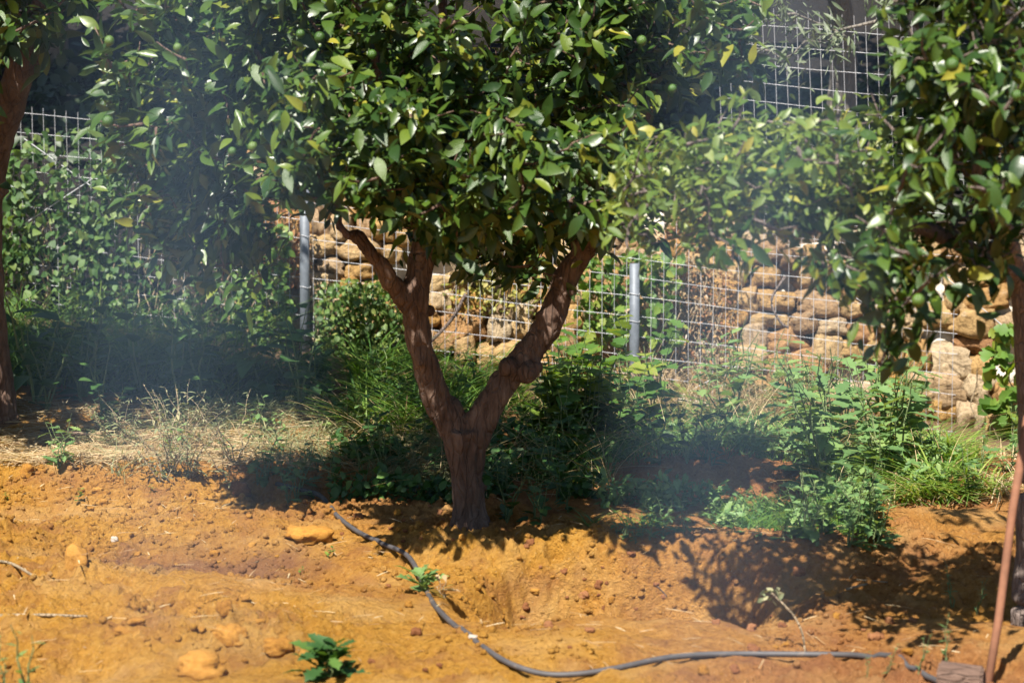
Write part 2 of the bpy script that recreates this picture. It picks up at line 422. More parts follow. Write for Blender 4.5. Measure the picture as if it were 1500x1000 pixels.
def leaf_t(W=.45, fold=.25, curl=.18, n=5, pw=.85, lobes=None, wob=0.0):
    """a leaf of unit length along +x: folded along its midrib, curling down"""
    s = np.linspace(0, 1, n + 1); V = []
    for i, u in enumerate(s):
        w = max(.012, W / 2 * math.sin(math.pi * min(1, u ** pw)) ** .9) if lobes is None else W / 2 * lobes[i]
        z = -curl * u * u + wob * math.sin(u * 9)
        V += [(u - (.0 if lobes is None else 0), w, z + fold * w), (u, 0, z), (u, -w, z + fold * w + wob * .6 * math.cos(u * 7))]
    q = []
    for i in range(n):
        a = 3 * i
        q += [(a, a + 1, a + 4, a + 3), (a + 1, a + 2, a + 5, a + 4)]
    return np.array(V), np.array(q)
def unit(A): return A / (np.linalg.norm(A, axis=-1, keepdims=True) + 1e-9)
def frames(D, Nn):
    X = unit(D); Y = unit(np.cross(Nn, X)); Z = np.cross(X, Y)
    return X, Y, Z
def inst(tm, P, X, Y, Z, S, W=None):
    V, Q = tm; n = len(P); m = len(V)
    S = np.broadcast_to(np.asarray(S, float), (n,)); W = S if W is None else W
    out = P[:, None] + (V[None, :, 0:1] * S[:, None, None]) * X[:, None] + (V[None, :, 1:2] * W[:, None, None]) * Y[:, None] + (V[None, :, 2:3] * S[:, None, None]) * Z[:, None]
    q = (Q[None] + (np.arange(n) * m)[:, None, None]).reshape(-1, Q.shape[1])
    return out.reshape(-1, 3), q, np.repeat(RNG.random(n), m)
CITRUS = [leaf_t(.42, .35, .2), leaf_t(.46, .22, .34, 6, .95), leaf_t(.36, .5, .12), leaf_t(.40, .3, .05, wob=.02)]
OVAL = leaf_t(.7, .2, .2, 4)
HEART = leaf_t(.95, .18, .25, 5, .6)
BLADE = leaf_t(.05, .3, .75, 6, .45)
SMALL = leaf_t(.55, .25, .2, 3)
OLIVEL = leaf_t(.2, .2, .12, 3)
LOB = [.10, .30, .22, .55, .35, .85, .50, 1.0, .55, .80, .25, .02]
LOBED = leaf_t(.52, .22, .35, 11, lobes=LOB, wob=.02)
FIG = leaf_t(.95, .18, .3, 9, lobes=[.15, .75, .95, .60, 1.0, .98, .55, .7, .45, .03], wob=.02)

def mat4(x, y, z, p, s):
    m = Matrix.Identity(4)
    for i in range(3):
        m[i][0], m[i][1], m[i][2], m[i][3] = x[i] * s, y[i] * s, z[i] * s, p[i]
    return m
def pick_largest(P, S, k=300, cell=13):
    """the k leaves that show largest: in frame, foremost in their cell of the picture"""
    px, py, dep = project(P)
    score = S / dep
    ok = (px > -10) & (px < 1510) & (py > -10) & (py < 1010)
    key = (np.floor(px / cell) * 1000 + np.floor(py / cell)).astype(np.int64)
    best = {}
    for i in np.nonzero(ok)[0]:
        j = best.get(key[i])
        if j is None or dep[i] < dep[j]: best[key[i]] = i
    c = np.array(list(best.values()), int)
    if len(c) == 0: return c
    return c[np.argsort(-score[c])][:k]
LEAF_MESH = {}
def leaf_objs(root, P, X, Y, Z, S, material, tmpl, sel, name='leaf', dup=None):
    key = (material.name, id(tmpl[0]))
    if key not in LEAF_MESH:
        LEAF_MESH[key] = [mesh_arr(name, t[0], t[1]) for t in tmpl]
    ms = LEAF_MESH[key]
    for c, i in enumerate(sel):
        o = obj(name, ms[c % len(ms)], material, root)
        o.matrix_local = mat4(X[i], Y[i], Z[i], P[i] - np.array(root.location), S[i])

# ------------------------------------------------------------------ trees
def fused_body(name, paths, material, root, voxel=.011, lump=.006, bumps=()):
    """one continuous trunk with its limbs: tubes merged by a voxel remesh"""
    acc = Acc()
    for pts, rad in paths:
        P = catmull(pts, 6); R = np.interp(np.linspace(0, 1, len(P)), np.linspace(0, 1, len(rad)), rad)
        V, Q = tube(P, R, 12); acc.add(V, Q)
    for c, r in bumps:
        bm = bmesh.new(); bmesh.ops.create_icosphere(bm, subdivisions=2, radius=r)
        bm.verts.ensure_lookup_table()
        V = np.array([v.co[:] for v in bm.verts]) * np.array([1, .9, 1]) + np.array(c); Q = np.array([[v.index for v in f.verts] for f in bm.faces])
        bm.free(); Q = np.hstack([Q, Q[:, 2:3]])
        acc.add(V, Q)
    V = np.vstack(acc.V); Q = np.vstack(acc.Q)
    me = bpy.data.meshes.new(name); me.from_pydata(V.tolist(), [], [list(dict.fromkeys(q)) for q in Q.tolist()])
    tmp = bpy.data.objects.new('tmp', me); COL.objects.link(tmp)
    rm = tmp.modifiers.new('r', 'REMESH'); rm.mode = 'VOXEL'; rm.voxel_size = voxel
    sm = tmp.modifiers.new('s', 'SMOOTH'); sm.iterations = 4; sm.factor = .5
    dg = bpy.context.evaluated_depsgraph_get(); dg.update()
    out = bpy.data.meshes.new_from_object(tmp.evaluated_get(dg)); out.name = name
    bpy.data.objects.remove(tmp)
    n = len(out.vertices); co = np.empty(n * 3, np.float32); out.vertices.foreach_get('co', co); co = co.reshape(-1, 3)
    no = np.empty(n * 3, np.float32); out.vertices.foreach_get('normal', no); no = no.reshape(-1, 3)
    d = fbm(co[:, 0] * 14 + co[:, 1] * 9, co[:, 2] * 9 - co[:, 1] * 7, 3, 31) * lump * 2.0 + (fbm(co[:, 0] * 60 + co[:, 1] * 45, co[:, 2] * 13, 3, 41) - .5 * np.abs(fbm(co[:, 0] * 34 - co[:, 1] * 28, co[:, 2] * 20, 3, 43))) * lump
    co = co + no * d[:, None] - np.array(root.location, np.float32)
    out.vertices.foreach_set('co', co.astype(np.float32).ravel())
    out.polygons.foreach_set('use_smooth', np.ones(len(out.polygons), bool)); out.update()
    o = obj(name, out, material, root)
    return o
def grow(nodes, tips, wob=.02, step=.12):
    """join every twig tip to the nearest node; returns list of (pts) and tip directions"""
    N = [np.array(n) for n in nodes]; segs = []; dirs = []
    tips = np.asarray(tips); d0 = np.array([min(np.linalg.norm(t - n) for n in N) for t in tips])
    for i in np.argsort(d0):
        t = tips[i]; A = np.array(N); dd = np.linalg.norm(A - t, axis=1) + .6 * np.clip(A[:, 2] - t[2], 0, 9)
        b = A[np.argmin(dd)]; L = np.linalg.norm(t - b)
        k = max(2, int(L / step) + 1); pts = []
        side = RNG.normal(size=3) * wob * L * 2
        for u in np.linspace(0, 1, k + 1):
            pts.append(b + (t - b) * u + side * math.sin(u * math.pi) + np.array([0, 0, -.10 * L * math.sin(u * math.pi)]) + (RNG.normal(size=3) * wob * .4 if 0 < u < 1 else 0))
        for p in pts[1:]: N.append(p)
        segs.append(pts); dirs.append((t - pts[-2]) / (np.linalg.norm(t - pts[-2]) + 1e-9))
    order = np.argsort(d0)
    D = np.zeros_like(tips); D[order] = np.array(dirs)
    return segs, D
def leafy(tips, dirs, per, size, centre, spread=.16, droop=.35, up=.9):
    """leaves set along the last stretch of each twig"""
    n = len(tips); P = np.repeat(tips, per, 0); D = np.repeat(dirs, per, 0); C = np.repeat(np.broadcast_to(centre, tips.shape), per, 0)
    u = RNG.random(n * per)[:, None]
    P = P - D * u * spread + RNG.normal(size=P.shape) * spread * .16
    out = unit(P - C)
    X = unit(D * .7 + RNG.normal(size=P.shape) * .75 + out * .45 + np.array([0, 0, -droop]))
    Nn = unit(RNG.normal(size=P.shape) * .55 + out * .45 + np.array([-.1, -.15, up]))
    X, Y, Z = frames(X, Nn)
    S = size * (.42 + .86 * RNG.random(n * per))
    return P, X, Y, Z, S
def in_ell(n, c, r, shell=.55, zmin=None):
    """points in an ellipsoid, gathered towards its skin"""
    d = unit(RNG.normal(size=(n, 3))); rad = shell + (1 - shell) * RNG.random(n) ** .6
    rad *= 1 + .12 * np.sin(d[:, 0] * 7 + d[:, 2] * 5) + .1 * RNG.normal(size=n)
    return np.array(c) + d * rad[:, None] * np.array(r)
def thin(name, segs, r0, r1, material, root, n=5):
    acc = Acc(); o = np.array(root.location)
    for s in segs:
        L = np.linalg.norm(s[-1] - s[0])
        V, Q = tube([p - o for p in s], np.linspace(min(r0, .004 + L * .014), r1, len(s)), n, False); acc.add(V, Q)
    return tag(obj(name, acc.mesh(name), material, root), kind='stuff')
def crown(root, P, X, Y, Z, S, material, tm, k=300, name='foliage'):
    sel = pick_largest(P, S, k) if k else np.array([], int)
    leaf_objs(root, P, X, Y, Z, S, material, tm, sel)
    rest = np.setdiff1d(np.arange(len(P)), sel); acc = Acc(); o = np.array(root.location)
    for j in range(len(tm)):
        r = rest[j::len(tm)]
        acc.add(*inst(tm[j], P[r] - o, X[r], Y[r], Z[r], S[r]))
    return tag(obj(name, acc.mesh(name), material, root), kind='stuff')
def fruits(root, pts, r=.018):
    bm = bmesh.new(); bmesh.ops.create_uvsphere(bm, u_segments=12, v_segments=8, radius=1)
    me = bpy.data.meshes.new('fruit'); bm.to_mesh(me); bm.free()
    for p in me.polygons: p.use_smooth = True
    me.materials.append(M['fruit'])
    for p in pts:
        o = obj('fruit', me, None, root); o.location = Vector(p) - root.location
        q = r * random.uniform(.75, 1.1); o.scale = (q, q, q * 1.06)
def pxr(w, Y): return w * Y / F / 2
def px_path(lst):
    return [at(x, y, Y) for x, y, w, Y in lst], [pxr(w, Y) for x, y, w, Y in lst]

# --- the orange tree in the middle
b0 = ground_hit(690, 772)
TY = b0.y
main = empty('orange_tree', b0, 'orange tree with a forked dark trunk and full glossy crown behind the black pipe', 'tree')
tr = px_path([(690, 800, 96, TY), (690, 770, 66, TY), (689, 752, 52, TY), (688, 735, 47, TY), (684, 690, 50, TY), (680, 650, 64, TY), (680, 628, 70, TY)])
ll = px_path([(676, 660, 44, TY), (655, 610, 48, TY), (633, 565, 43, TY - .03), (618, 520, 40, TY - .06), (610, 480, 41, TY - .07), (608, 440, 44, TY - .08), (615, 405, 40, TY - .06), (620, 355, 35, TY - .04), (623, 305, 30, TY), (635, 220, 26, TY + .05), (652, 130, 22, TY + .08), (648, 20, 18, TY + .1), (655, -120, 14, TY + .1)])
lb = px_path([(603, 450, 36, TY - .08), (590, 432, 32, TY - .1), (568, 405, 27, TY - .14), (545, 372, 22, TY - .18), (528, 348, 18, TY - .18), (503, 340, 15, TY - .2), (492, 305, 13, TY - .22), (470, 230, 12, TY - .3), (430, 140, 10, TY - .4), (360, 60, 8, TY - .4)])
rl = px_path([(688, 655, 44, TY), (706, 612, 44, TY), (726, 580, 42, TY), (744, 552, 44, TY + .02), (768, 528, 46, TY + .03), (788, 498, 42, TY + .04), (810, 462, 42, TY + .05), (820, 432, 38, TY + .05), (832, 402, 35, TY + .04), (858, 366, 34, TY + .02), (880, 335, 31, TY), (898, 300, 27, TY), (925, 240, 22, TY - .02), (950, 150, 18, TY - .04), (960, 40, 14, TY - .05), (970, -80, 11, TY - .05)])
mid = px_path([(620, 345, 26, TY - .02), (600, 270, 20, TY - .1), (570, 180, 17, TY - .2), (545, 60, 14, TY - .3), (520, -60, 11, TY - .35)])
mid2 = px_path([(852, 372, 24, TY + .05), (820, 280, 16, TY + .2), (790, 180, 14, TY + .3), (780, 40, 11, TY + .3)])
kn = [(at(792, 462, TY + .02), .026), (at(746, 538, TY - .02), .040), (at(772, 546, TY - .03), .036), (at(784, 538, TY - .01), .034), (at(629, 455, TY), .022), (at(617, 530, TY - .1), .024), (at(713, 712, TY), .014), (at(838, 428, TY), .016)]
fused_body('trunk', [tr, ll, lb, rl, mid, mid2], M['bark'], main, .008, .0085, kn)
nodes = []
for p in (ll, lb, rl, mid, mid2): nodes += [np.array(v) for v in catmull(p[0], 3)][12 if p in (ll, rl) else 2:]
cA = np.array(at(640, 20, TY - .05)); cB = np.array(at(275, 130, TY - .25)); cD = np.array(at(880, 90, TY - .1))
tips = np.vstack([
    in_ell(470, cA, (.77, .95, .72), .5),
    in_ell(110, np.array(at(500, 60, TY + 1.0)), (.7, .7, .6), .3),
    in_ell(150, cB, (.36, .5, .55), .3),
    in_ell(130, cD, (.38, .6, .62), .3),
    np.array([at(*RNG.uniform((380, 100), (620, 285)), TY - RNG.uniform(.5, 1.35)) for _ in range(82)]),
    np.array([at(*RNG.uniform((560, 200), (720, 375)), TY - RNG.uniform(.4, 1.2)) for _ in range(40)]),
    np.array([at(*RNG.uniform((640, 130), (950, 320)), TY - RNG.uniform(.5, 1.3)) for _ in range(74)]),
    np.array([at(*RNG.uniform((650, 270), (900, 390)), TY + RNG.uniform(-.1, .6)) for _ in range(42)]),
    np.array([at(*RNG.uniform((860, 240), (980, 350)), TY + RNG.uniform(-.4, .3)) for _ in range(18)]),
    np.array([at(*RNG.uniform((960, -10), (1115, 105)), TY - RNG.uniform(.2, .9)) for _ in range(30)]),
    np.array([at(*RNG.uniform((190, 230), (375, 410)), TY - RNG.uniform(-.1, .45)) for _ in range(56)])])
px_, py_, _d = project(tips)
low = np.interp(px_, [100, 150, 230, 330, 375, 400, 450, 520, 575, 620, 680, 740, 800, 880, 960, 1040], [150, 280, 385, 410, 345, 275, 255, 285, 385, 330, 395, 420, 405, 330, 350, 300])
tips = tips[(py_ < low) & ((px_ > 118) | (py_ < -60))]
segs, dirs = grow(nodes, tips)
thin('twigs', segs, .011, .0022, M['bark'], main)
P, X, Y, Z, S = leafy(tips, dirs, 19, .074, np.array([cA[0], cA[1], cA[2] - .15]))
crown(main, P, X, Y, Z, S, M['citrus'], CITRUS)
fr = [(490, 12), (440, 50), (468, 55), (437, 142), (463, 155), (370, 215), (430, 215), (572, 12), (645, 55), (940, 60), (985, 130), (340, 222), (160, 60), (158, 178), (260, 70), (545, 80)]
fruits(main, [at(x, y, TY - (.86 if 430 < x < 900 else .9)) for x, y in fr])

# --- the tree at the picture's edge, nearer to the camera
b1 = ground_hit(1502, 915); RY = b1.y
rt = empty('orange_tree', b1, 'nearer citrus tree beside the rusty stake, with pale yellow green blurred foliage', 'tree')
r1 = px_path([(1506, 930, 60, RY), (1504, 890, 48, RY), (1508, 800, 44, RY), (1512, 650, 42, RY), (1507, 520, 42, RY), (1500, 430, 42, RY - .02), (1480, 395, 36, RY - .05), (1430, 372, 27, RY - .2), (1370, 340, 24, RY - .35), (1310, 330, 17, RY - .45), (1240, 325, 14, RY - .4), (1170, 345, 12, RY - .4), (1120, 330, 11, RY - .4), (1040, 300, 9, RY - .35), (965, 295, 7, RY - .3), (915, 240, 5, RY - .3)])
r2 = px_path([(1500, 440, 36, RY), (1478, 350, 26, RY - .15), (1440, 300, 20, RY - .4), (1432, 240, 15, RY - .5), (1447, 180, 12, RY - .55), (1440, 145, 9, RY - .6), (1400, 90, 8, RY - .6)])
r3 = px_path([(1437, 295, 17, RY - .4), (1400, 225, 14, RY - .4), (1362, 165, 12, RY - .4), (1352, 90, 10, RY - .4), (1340, 10, 8, RY - .4)])
r4 = px_path([(1506, 480, 34, RY), (1525, 300, 28, RY + .1), (1540, 100, 22, RY + .2), (1560, -150, 16, RY + .2)])
fused_body('trunk', [r1, r2, r3, r4], M['greybark'], rt, .0085, .004)
nodes = []
for p in (r1, r2, r3, r4): nodes += [np.array(v) for v in catmull(p[0], 3)][(20 if p is r1 else 3):]
c1 = np.array(at(1425, 100, RY - .5)); c2 = np.array(at(1150, 235, RY - .25))
tA = np.vstack([in_ell(130, c1, (.24, .4, .42), .25), in_ell(90, np.array(at(1560, -120, RY)), (.6, .9, .7), .4),
                np.array([at(*RNG.uniform((1280, 330), (1345, 455)), RY - RNG.uniform(.3, .7)) for _ in range(20)]),
                np.array([at(*RNG.uniform((1420, 320), (1510, 400)), RY - RNG.uniform(.3, .6)) for _ in range(14)]),
                np.array([at(*RNG.uniform((1180, 180), (1490, 390)), RY - RNG.uniform(.1, 1.1)) for _ in range(60)]),
                np.array([at(x, y, RY - .6) for x, y in ((1290, 480), (1297, 515), (1288, 540), (1310, 500), (1325, 440), (1215, 370), (1075, 360), (1060, 395), (1170, 330), (1330, 420), (1310, 470))])])
tB = in_ell(210, c2, (.38, .45, .20), .2)
tB = np.vstack([tB, np.array([at(*RNG.uniform((900, 200), (1060, 370)), RY - RNG.uniform(-.2, .6)) for _ in range(48)])])
qx, qy, _d = project(tB)
up = np.interp(qx, [860, 900, 1000, 1080, 1130, 1200, 1260, 1340], [230, 215, 150, 130, 135, 120, 100, 70])
tB = tB[(qy > up) & (qx > 885)]
segs, dirs = grow(nodes, np.vstack([tA, tB]))
thin('twigs', segs, .009, .0018, M['greybark'], rt)
Pa = leafy(tA, dirs[:len(tA)], 10, .070, c1); Pb = leafy(tB, dirs[len(tA):], 13, .050, c2, .14, .1)
crown(rt, *Pa, M['citrus'], CITRUS, 150)
crown(rt, *Pb, M['young'], CITRUS, 150)
fruits(rt, [at(x, y, RY - .95) for x, y in ((1310, 405), (1345, 440), (1130, 255), (1490, 140), (1395, 95), (1185, 225))], .016)

# --- the tree at the other edge, its crown mostly above the picture
b2 = ground_hit(14, 618); LY = b2.y
lt = empty('orange_tree', b2, 'shaded tree at the picture edge, its dark trunk before the vine covered fence', 'tree')
l1 = px_path([(-6, 635, 84, LY), (-6, 600, 66, LY), (-14, 500, 52, LY), (-19, 380, 48, LY), (-18, 270, 50, LY - .02), (2, 190, 48, LY - .1), (28, 110, 44, LY - .2), (58, 30, 42, LY - .3), (80, -60, 36, LY - .4), (110, -190, 28, LY - .5)])
l2 = px_path([(-6, 290, 46, LY), (-40, 180, 40, LY), (-110, 60, 34, LY), (-160, -80, 28, LY)])
fused_body('trunk', [l1, l2], M['bark'], lt, .012, .006)
nodes = [np.array(v) for v in catmull(l1[0], 3)][14:] + [np.array(v) for v in catmull(l2[0], 3)][3:]
cL = np.array(at(-60, -60, LY - .3)) + np.array([0, 0, .45])
tips = np.vstack([in_ell(430, cL, (1.1, 1.1, .75), .25), in_ell(420, (-1.75, LY - .15, 2.5), (1.3, 1.3, .5), .2),
    np.array([at(*RNG.uniform((-420, 0), (-25, 450)), LY - RNG.uniform(-.2, 1.2)) for _ in range(220)]), np.array([at(*RNG.uniform((-60, -40), (115, 60)), LY - RNG.uniform(0, 1)) for _ in range(24)])])
qx, qy, _d = project(tips); tips = tips[(qy < 60) | (qx < -20)]
segs, dirs = grow(nodes, tips); thin('twigs', segs, .012, .003, M['bark'], lt)
crown(lt, *leafy(tips, dirs, 13, .095, cL), M['citrus'], CITRUS, 60)

# --- trees on the bank behind the wall: an olive with hanging twigs, and evergreens added out of view to shade the bank
def bank_tree(name, label, x, y, c, r, n, per, size, material, bark, tm, cat='tree', extra=None, sel=0):
    root = empty(name, (x, y, gz1(x, y)), label, cat, 'trees on the bank behind the wall')
    base = np.array(root.location); c = np.array(c)
    pts = [base + np.array([0, 0, -.1]), base + np.array([.05, 0, .5]), base * .4 + c * .6 + np.array([.08, .05, 0]), c + np.array([0, 0, .3])]
    body = ([Vector(p) for p in pts], [.11, .085, .06, .03])
    fused_body('trunk', [body], bark, root, .02, .006)
    nodes = [np.array(v) for v in catmull(body[0], 4)][6:]
    tips = in_ell(n, c, r, .3)
    if extra is not None: tips = np.vstack([tips, extra])
    segs, dirs = grow(nodes, tips, step=.25); thin('twigs', segs, .02, .003, bark, root)
    crown(root, *leafy(tips, dirs, per, size, c, .25), material, tm, sel)
    return root
hang = np.array([at(x, y, 12.0) for x, y in ((1085, 70), (1110, 40), (1150, 85), (1165, 20), (1180, 60), (1200, 62), (1225, 75), (1240, 55), (1130, 75), (1100, 20), (1300, 15), (1290, 30), (1165, 45))])
bank_tree('olive_tree', 'olive tree above the wall with thin grey twigs hanging before the wire mesh', 1.9, 14.3, (1.6, 13.3, 3.1), (1.25, 1.3, .85), 420, 26, .07, M['olive'], M['olivebark'], [OLIVEL], extra=hang, sel=60)
for lab, tx, c, rr in (('evergreen added to shade the bank behind the vine covered fence', -2.9, (-2.7, 14.2, 2.95), (1.3, 1.3, .95)), ('evergreen added to shade the bank behind the dark fence post', -1.4, (-1.2, 14.1, 3.0), (1.2, 1.3, .95)), ('evergreen added to shade the bank behind the forked orange tree', .2, (.3, 14.1, 3.0), (1.2, 1.3, .95)), ('evergreen added to shade the bank behind the olive tree', 3.0, (2.6, 14.6, 3.0), (1.3, 1.4, 1.0))):
    bank_tree('shading_evergreen_tree', lab, tx, 15.3, c, rr, 420, 16, .16, M['dark'], M['olivebark'], CITRUS)

# ------------------------------------------------------------------ rocks, wall
def rock_mesh(name, seed, sub=3, flat=.8, rough=.22, box=.35):
    bm = bmesh.new(); bmesh.ops.create_icosphere(bm, subdivisions=sub, radius=1)
    off = Vector((seed * 3.1, seed * 1.7, seed * 5.3))
    for v in bm.verts:
        p = v.co.copy(); m = max(abs(p.x), abs(p.y), abs(p.z)); q = p.lerp(p / m * .85, box)
        d = mnoise.noise(p * .9 + off) * rough * 1.3 + mnoise.noise(p * 2.3 + off) * rough * .8 + mnoise.noise(p * 5 + off) * rough * .45
        c_ = mnoise.voronoi(p * 1.7 + off)[0]; d += (c_[1] - c_[0] - .3) * rough * .55
        v.co = q * (1 + d)
    me = bpy.data.meshes.new(name); bm.to_mesh(me); bm.free()
    for p in me.polygons: p.use_smooth = True
    return me
STONES = [rock_mesh('stone', k, 3, rough=.30, box=.88) for k in range(14)]
for m_ in STONES: m_.materials.append(M['stone'])
wall = empty('stone_wall', (0.4, float(fence_y(.4)) + .35, gz1(.4, 12.7)), 'rough dry stone wall of tan and ochre rocks behind the wire fence', 'wall')
def wall_base(x): return 0.06 - 0.10 * (x + 1.09) - .02
def wall_top(x): return wall_base(x) + .90 + .05 * math.sin(x * 3.1) + .03 * math.sin(x * 7.7)
wl = wall.location
# backing of mortar and rubble
xs = np.linspace(-1.5, 3.4, 210); us = np.linspace(0, 1, 60)
BX, BU = np.meshgrid(xs, us)
bt = np.array([wall_top(x) for x in xs])[None]; bb = np.array([wall_base(x) - .2 for x in xs])[None]
BZ = bb + (bt - bb) * BU
BY = fence_y(BX) + .30 - .07 * fbm(BX * 9, BZ * 9, 4, 61) - .03 * cellbump(BX * 14, BZ * 14, 62) + .30 * BU + np.where(BU > .97, .05, 0)
idx = np.arange(BX.size).reshape(BX.shape)
Fq = np.stack([idx[:-1, :-1], idx[:-1, 1:], idx[1:, 1:], idx[1:, :-1]], -1).reshape(-1, 4)
obj('mortar', mesh_arr('mortar', np.stack([BX, BY, BZ], -1) - np.array(wl), Fq), M['mortar'], wall)
k = 0; z = 0.0; row = 0
while z < .98:
    hrow = random.uniform(.085, .145); x = -1.5 + random.uniform(-.1, .1)
    while x < 3.3:
        w = random.uniform(.09, .23) * (1.25 if row < 2 else 1)
        zc = wall_base(x) + z + hrow * .5 + random.uniform(-.02, .02)
        if zc < wall_top(x) + .02 and random.random() > .10:
            hh = hrow * random.uniform(.82, 1.15)
            o = obj('stone', STONES[k % 14], None, wall); k += 1
            o.location = Vector((x + w / 2, float(fence_y(x)) + .26 + .34 * z + random.uniform(-.03, .035), zc)) - wl
            o.scale = (w * .58, random.uniform(.09, .13), hh * .62)
            o.rotation_euler = (random.uniform(-.25, .25), random.uniform(-.22, .22), random.uniform(-.3, .3))
        x += w * random.uniform(.93, 1.06)
    z += hrow * .93; row += 1
# rubble lying at the foot of the wall
ROCKS = [rock_mesh('rock', 40 + k, 3, rough=.42, box=.3) for k in range(8)]
def place_rock(px, py, w, h, material, label, name='rock', cat='rock', group=None, Y=None, sink=.45, k=None):
    g = ground_hit(px, py); s = w * g.y / F / 2
    k = random.randrange(8) if k is None else k
    key = (k, material.name)
    if key not in RK:
        m_ = ROCKS[k].copy(); m_.materials.clear(); m_.materials.append(material); RK[key] = m_
    o = obj(name, RK[key]); hz = h * g.y / F / 2
    o.location = (g.x, g.y + s * .5, g.z + hz * (1 - sink)); o.scale = (s, s * random.uniform(.7, .95), hz)
    o.rotation_euler = (0, 0, random.uniform(-.5, .5))
    return tag(o, label, cat, group)
RK = {}
place_rock(450, 797, 62, 30, M['clod'], 'largest rounded ochre rock lying on bare soil beside the black pipe', k=1)
place_rock(110, 832, 31, 38, M['clod'], 'upright ochre rock on the bare soil near the picture edge', k=2)
place_rock(167, 797, 12, 10, M['pebble'], 'small pale pink pebble on bare soil uphill of the upright rock', 'pebble', 'pebble')
place_rock(692, 937, 13, 8, M['pebble'], 'small white pebble on soil beside the bend of the pipe', 'pebble', 'pebble')
place_rock(295, 992, 72, 40, M['clod'], 'broad flat ochre rock at the bottom of the picture', k=3)
place_rock(405, 958, 50, 30, M['clod'], 'ochre lump near the dark green rosette of leaves', k=4)
place_rock(328, 905, 26, 28, M['clod'], 'upper lump of the broken clods above the flat rock', 'dirt_clod', 'clod', k=5)
place_rock(335, 945, 46, 38, M['clod'], 'cracked clod of earth between the upper lump and the flat rock', 'dirt_clod', 'clod', k=6)
place_rock(40, 697, 26, 20, M['clod'], 'ochre clod on the crest of the bare bank at the picture edge', 'dirt_clod', 'clod', k=7)
place_rock(200, 915, 26, 14, M['clod'], 'flat pale clod on smooth soil, the higher of two', 'dirt_clod', 'clod', k=0)
place_rock(178, 930, 24, 12, M['clod'], 'flat pale clod on smooth soil, the lower of two', 'dirt_clod', 'clod', k=2)
place_rock(350, 726, 34, 22, M['redclod'], 'brown clod at the end of the weeds on the bank', 'dirt_clod', 'clod', k=3)
place_rock(1170, 842, 22, 16, M['redclod'], 'angular pale clod on the trodden soil in the leaf shadow', 'dirt_clod', 'clod', k=4)
place_rock(1217, 874, 20, 14, M['clod'], 'ochre lump beside thin dry sticks on trodden soil', 'dirt_clod', 'clod', k=5)
for i, (x0, y0, x1, y1, n, lab) in enumerate(((470, 745, 700, 800, 26, 'small earth clod among the crumbled soil at the foot of the forked tree'), (740, 790, 1000, 900, 26, 'earth clod on the broken edge of the dug hollow'), (20, 720, 430, 830, 30, 'small clod on the bare slope with the two largest rocks'), (1000, 900, 1400, 990, 26, 'lump of soil in the tree shade beside the pipe'), (520, 860, 1000, 990, 20, 'small lump of soil on the floor of the hollow by the pipe bend'), (280, 870, 380, 980, 14, 'crumb of earth around the cracked clods'))):
    for j in range(n):
        w = 6 + 13 * random.random() ** 2.2
        place_rock(random.uniform(x0, x1), random.uniform(y0, y1), w, w * random.uniform(.6, .85), M['redclod'] if x0 > 440 and random.random() < .6 else M['clod'], lab, 'dirt_clod', 'clod', ('clods at the foot of the tree', 'clods on the edge of the hollow', 'clods on the bare slope', 'clods in the shade by the pipe', 'clods on the floor of the hollow', 'crumbs around the cracked clods')[i])
for px, py, w in ((1010, 590, 46), (1330, 640, 30), (1290, 655, 40), (1120, 600, 34), (1395, 660, 36)):
    place_rock(px, py + 12, w, w * .6, M['pebble'], {1010: 'white stone among weeds at the foot of the wall', 1330: 'small pale rubble stone below the ochre wall stones', 1290: 'pale flat rubble stone beside the bright grass', 1120: 'pale rubble stone behind the tall lobed weeds', 1395: 'pale rubble stone by the climbing yellow green vine'}[px])
# crumbs of soil too many to count
n = 34000
cx = RNG.uniform(-2.2, 2.3, n); cy = 6.2 + 3.6 * RNG.random(n) ** .8
keep = fbm(cx * 2, cy * 2.4, 3, 55) > .0; cx, cy = cx[keep], cy[keep]; n = len(cx)
bm = bmesh.new(); bmesh.ops.create_icosphere(bm, subdivisions=1, radius=1)
for v in bm.verts: v.co *= 1 + mnoise.noise(v.co * 2) * .5
CR = (np.array([v.co[:] for v in bm.verts]), np.array([[v.index for v in f.verts] for f in bm.faces])); bm.free()
d = unit(RNG.normal(size=(n, 3))); X, Y, Z = frames(d, unit(RNG.normal(size=(n, 3))))
S = .0020 + .0115 * RNG.random(n) ** 4.5
V, Q, T = inst(CR, np.stack([cx, cy, gz(cx, cy) + S * .4], -1), X, Y, Z, S)
tag(obj('soil_crumbs', mesh_arr('soil_crumbs', V, Q, True, T), M['soil']), 'loose crumbs of dry orange soil over the bare ground', 'soil', kind='stuff')

# ------------------------------------------------------------------ fences
def wire(root, pts, r=.0013, name='wire', material=None):
    V, Q = tube([Vector(p) - root.location for p in pts], r, 5, False)
    return obj(name, mesh_arr(name, V, Q), material or M['wire'], root)
def mesh_fence(root, x0, x1, yf, zb, zt, dx, dz, r=.0013, lean=.0):
    x = x0
    while x <= x1:
        b, t = zb(x), zt(x); j = random.uniform(-.006, .006)
        wire(root, [(x + j, yf(x), b), (x + lean * .5 * (t - b), yf(x) + random.uniform(-.006, .006), (b + t) / 2), (x + lean * (t - b), yf(x) + random.uniform(-.01, .01), t)], r)
        x += dx
    k = 0
    while True:
        pts = []; xs_ = np.arange(x0, x1 + .01, .25)
        for xx in xs_:
            z_ = zb(xx) + .03 + k * dz
            pts.append((xx + lean * k * dz, yf(xx) + .003, z_ + .006 * math.sin(xx * 4 + k)))
        if pts[0][2] > zt(xs_[0]): break
        wire(root, pts, r); k += 1
ff = lambda x: float(fence_y(x))
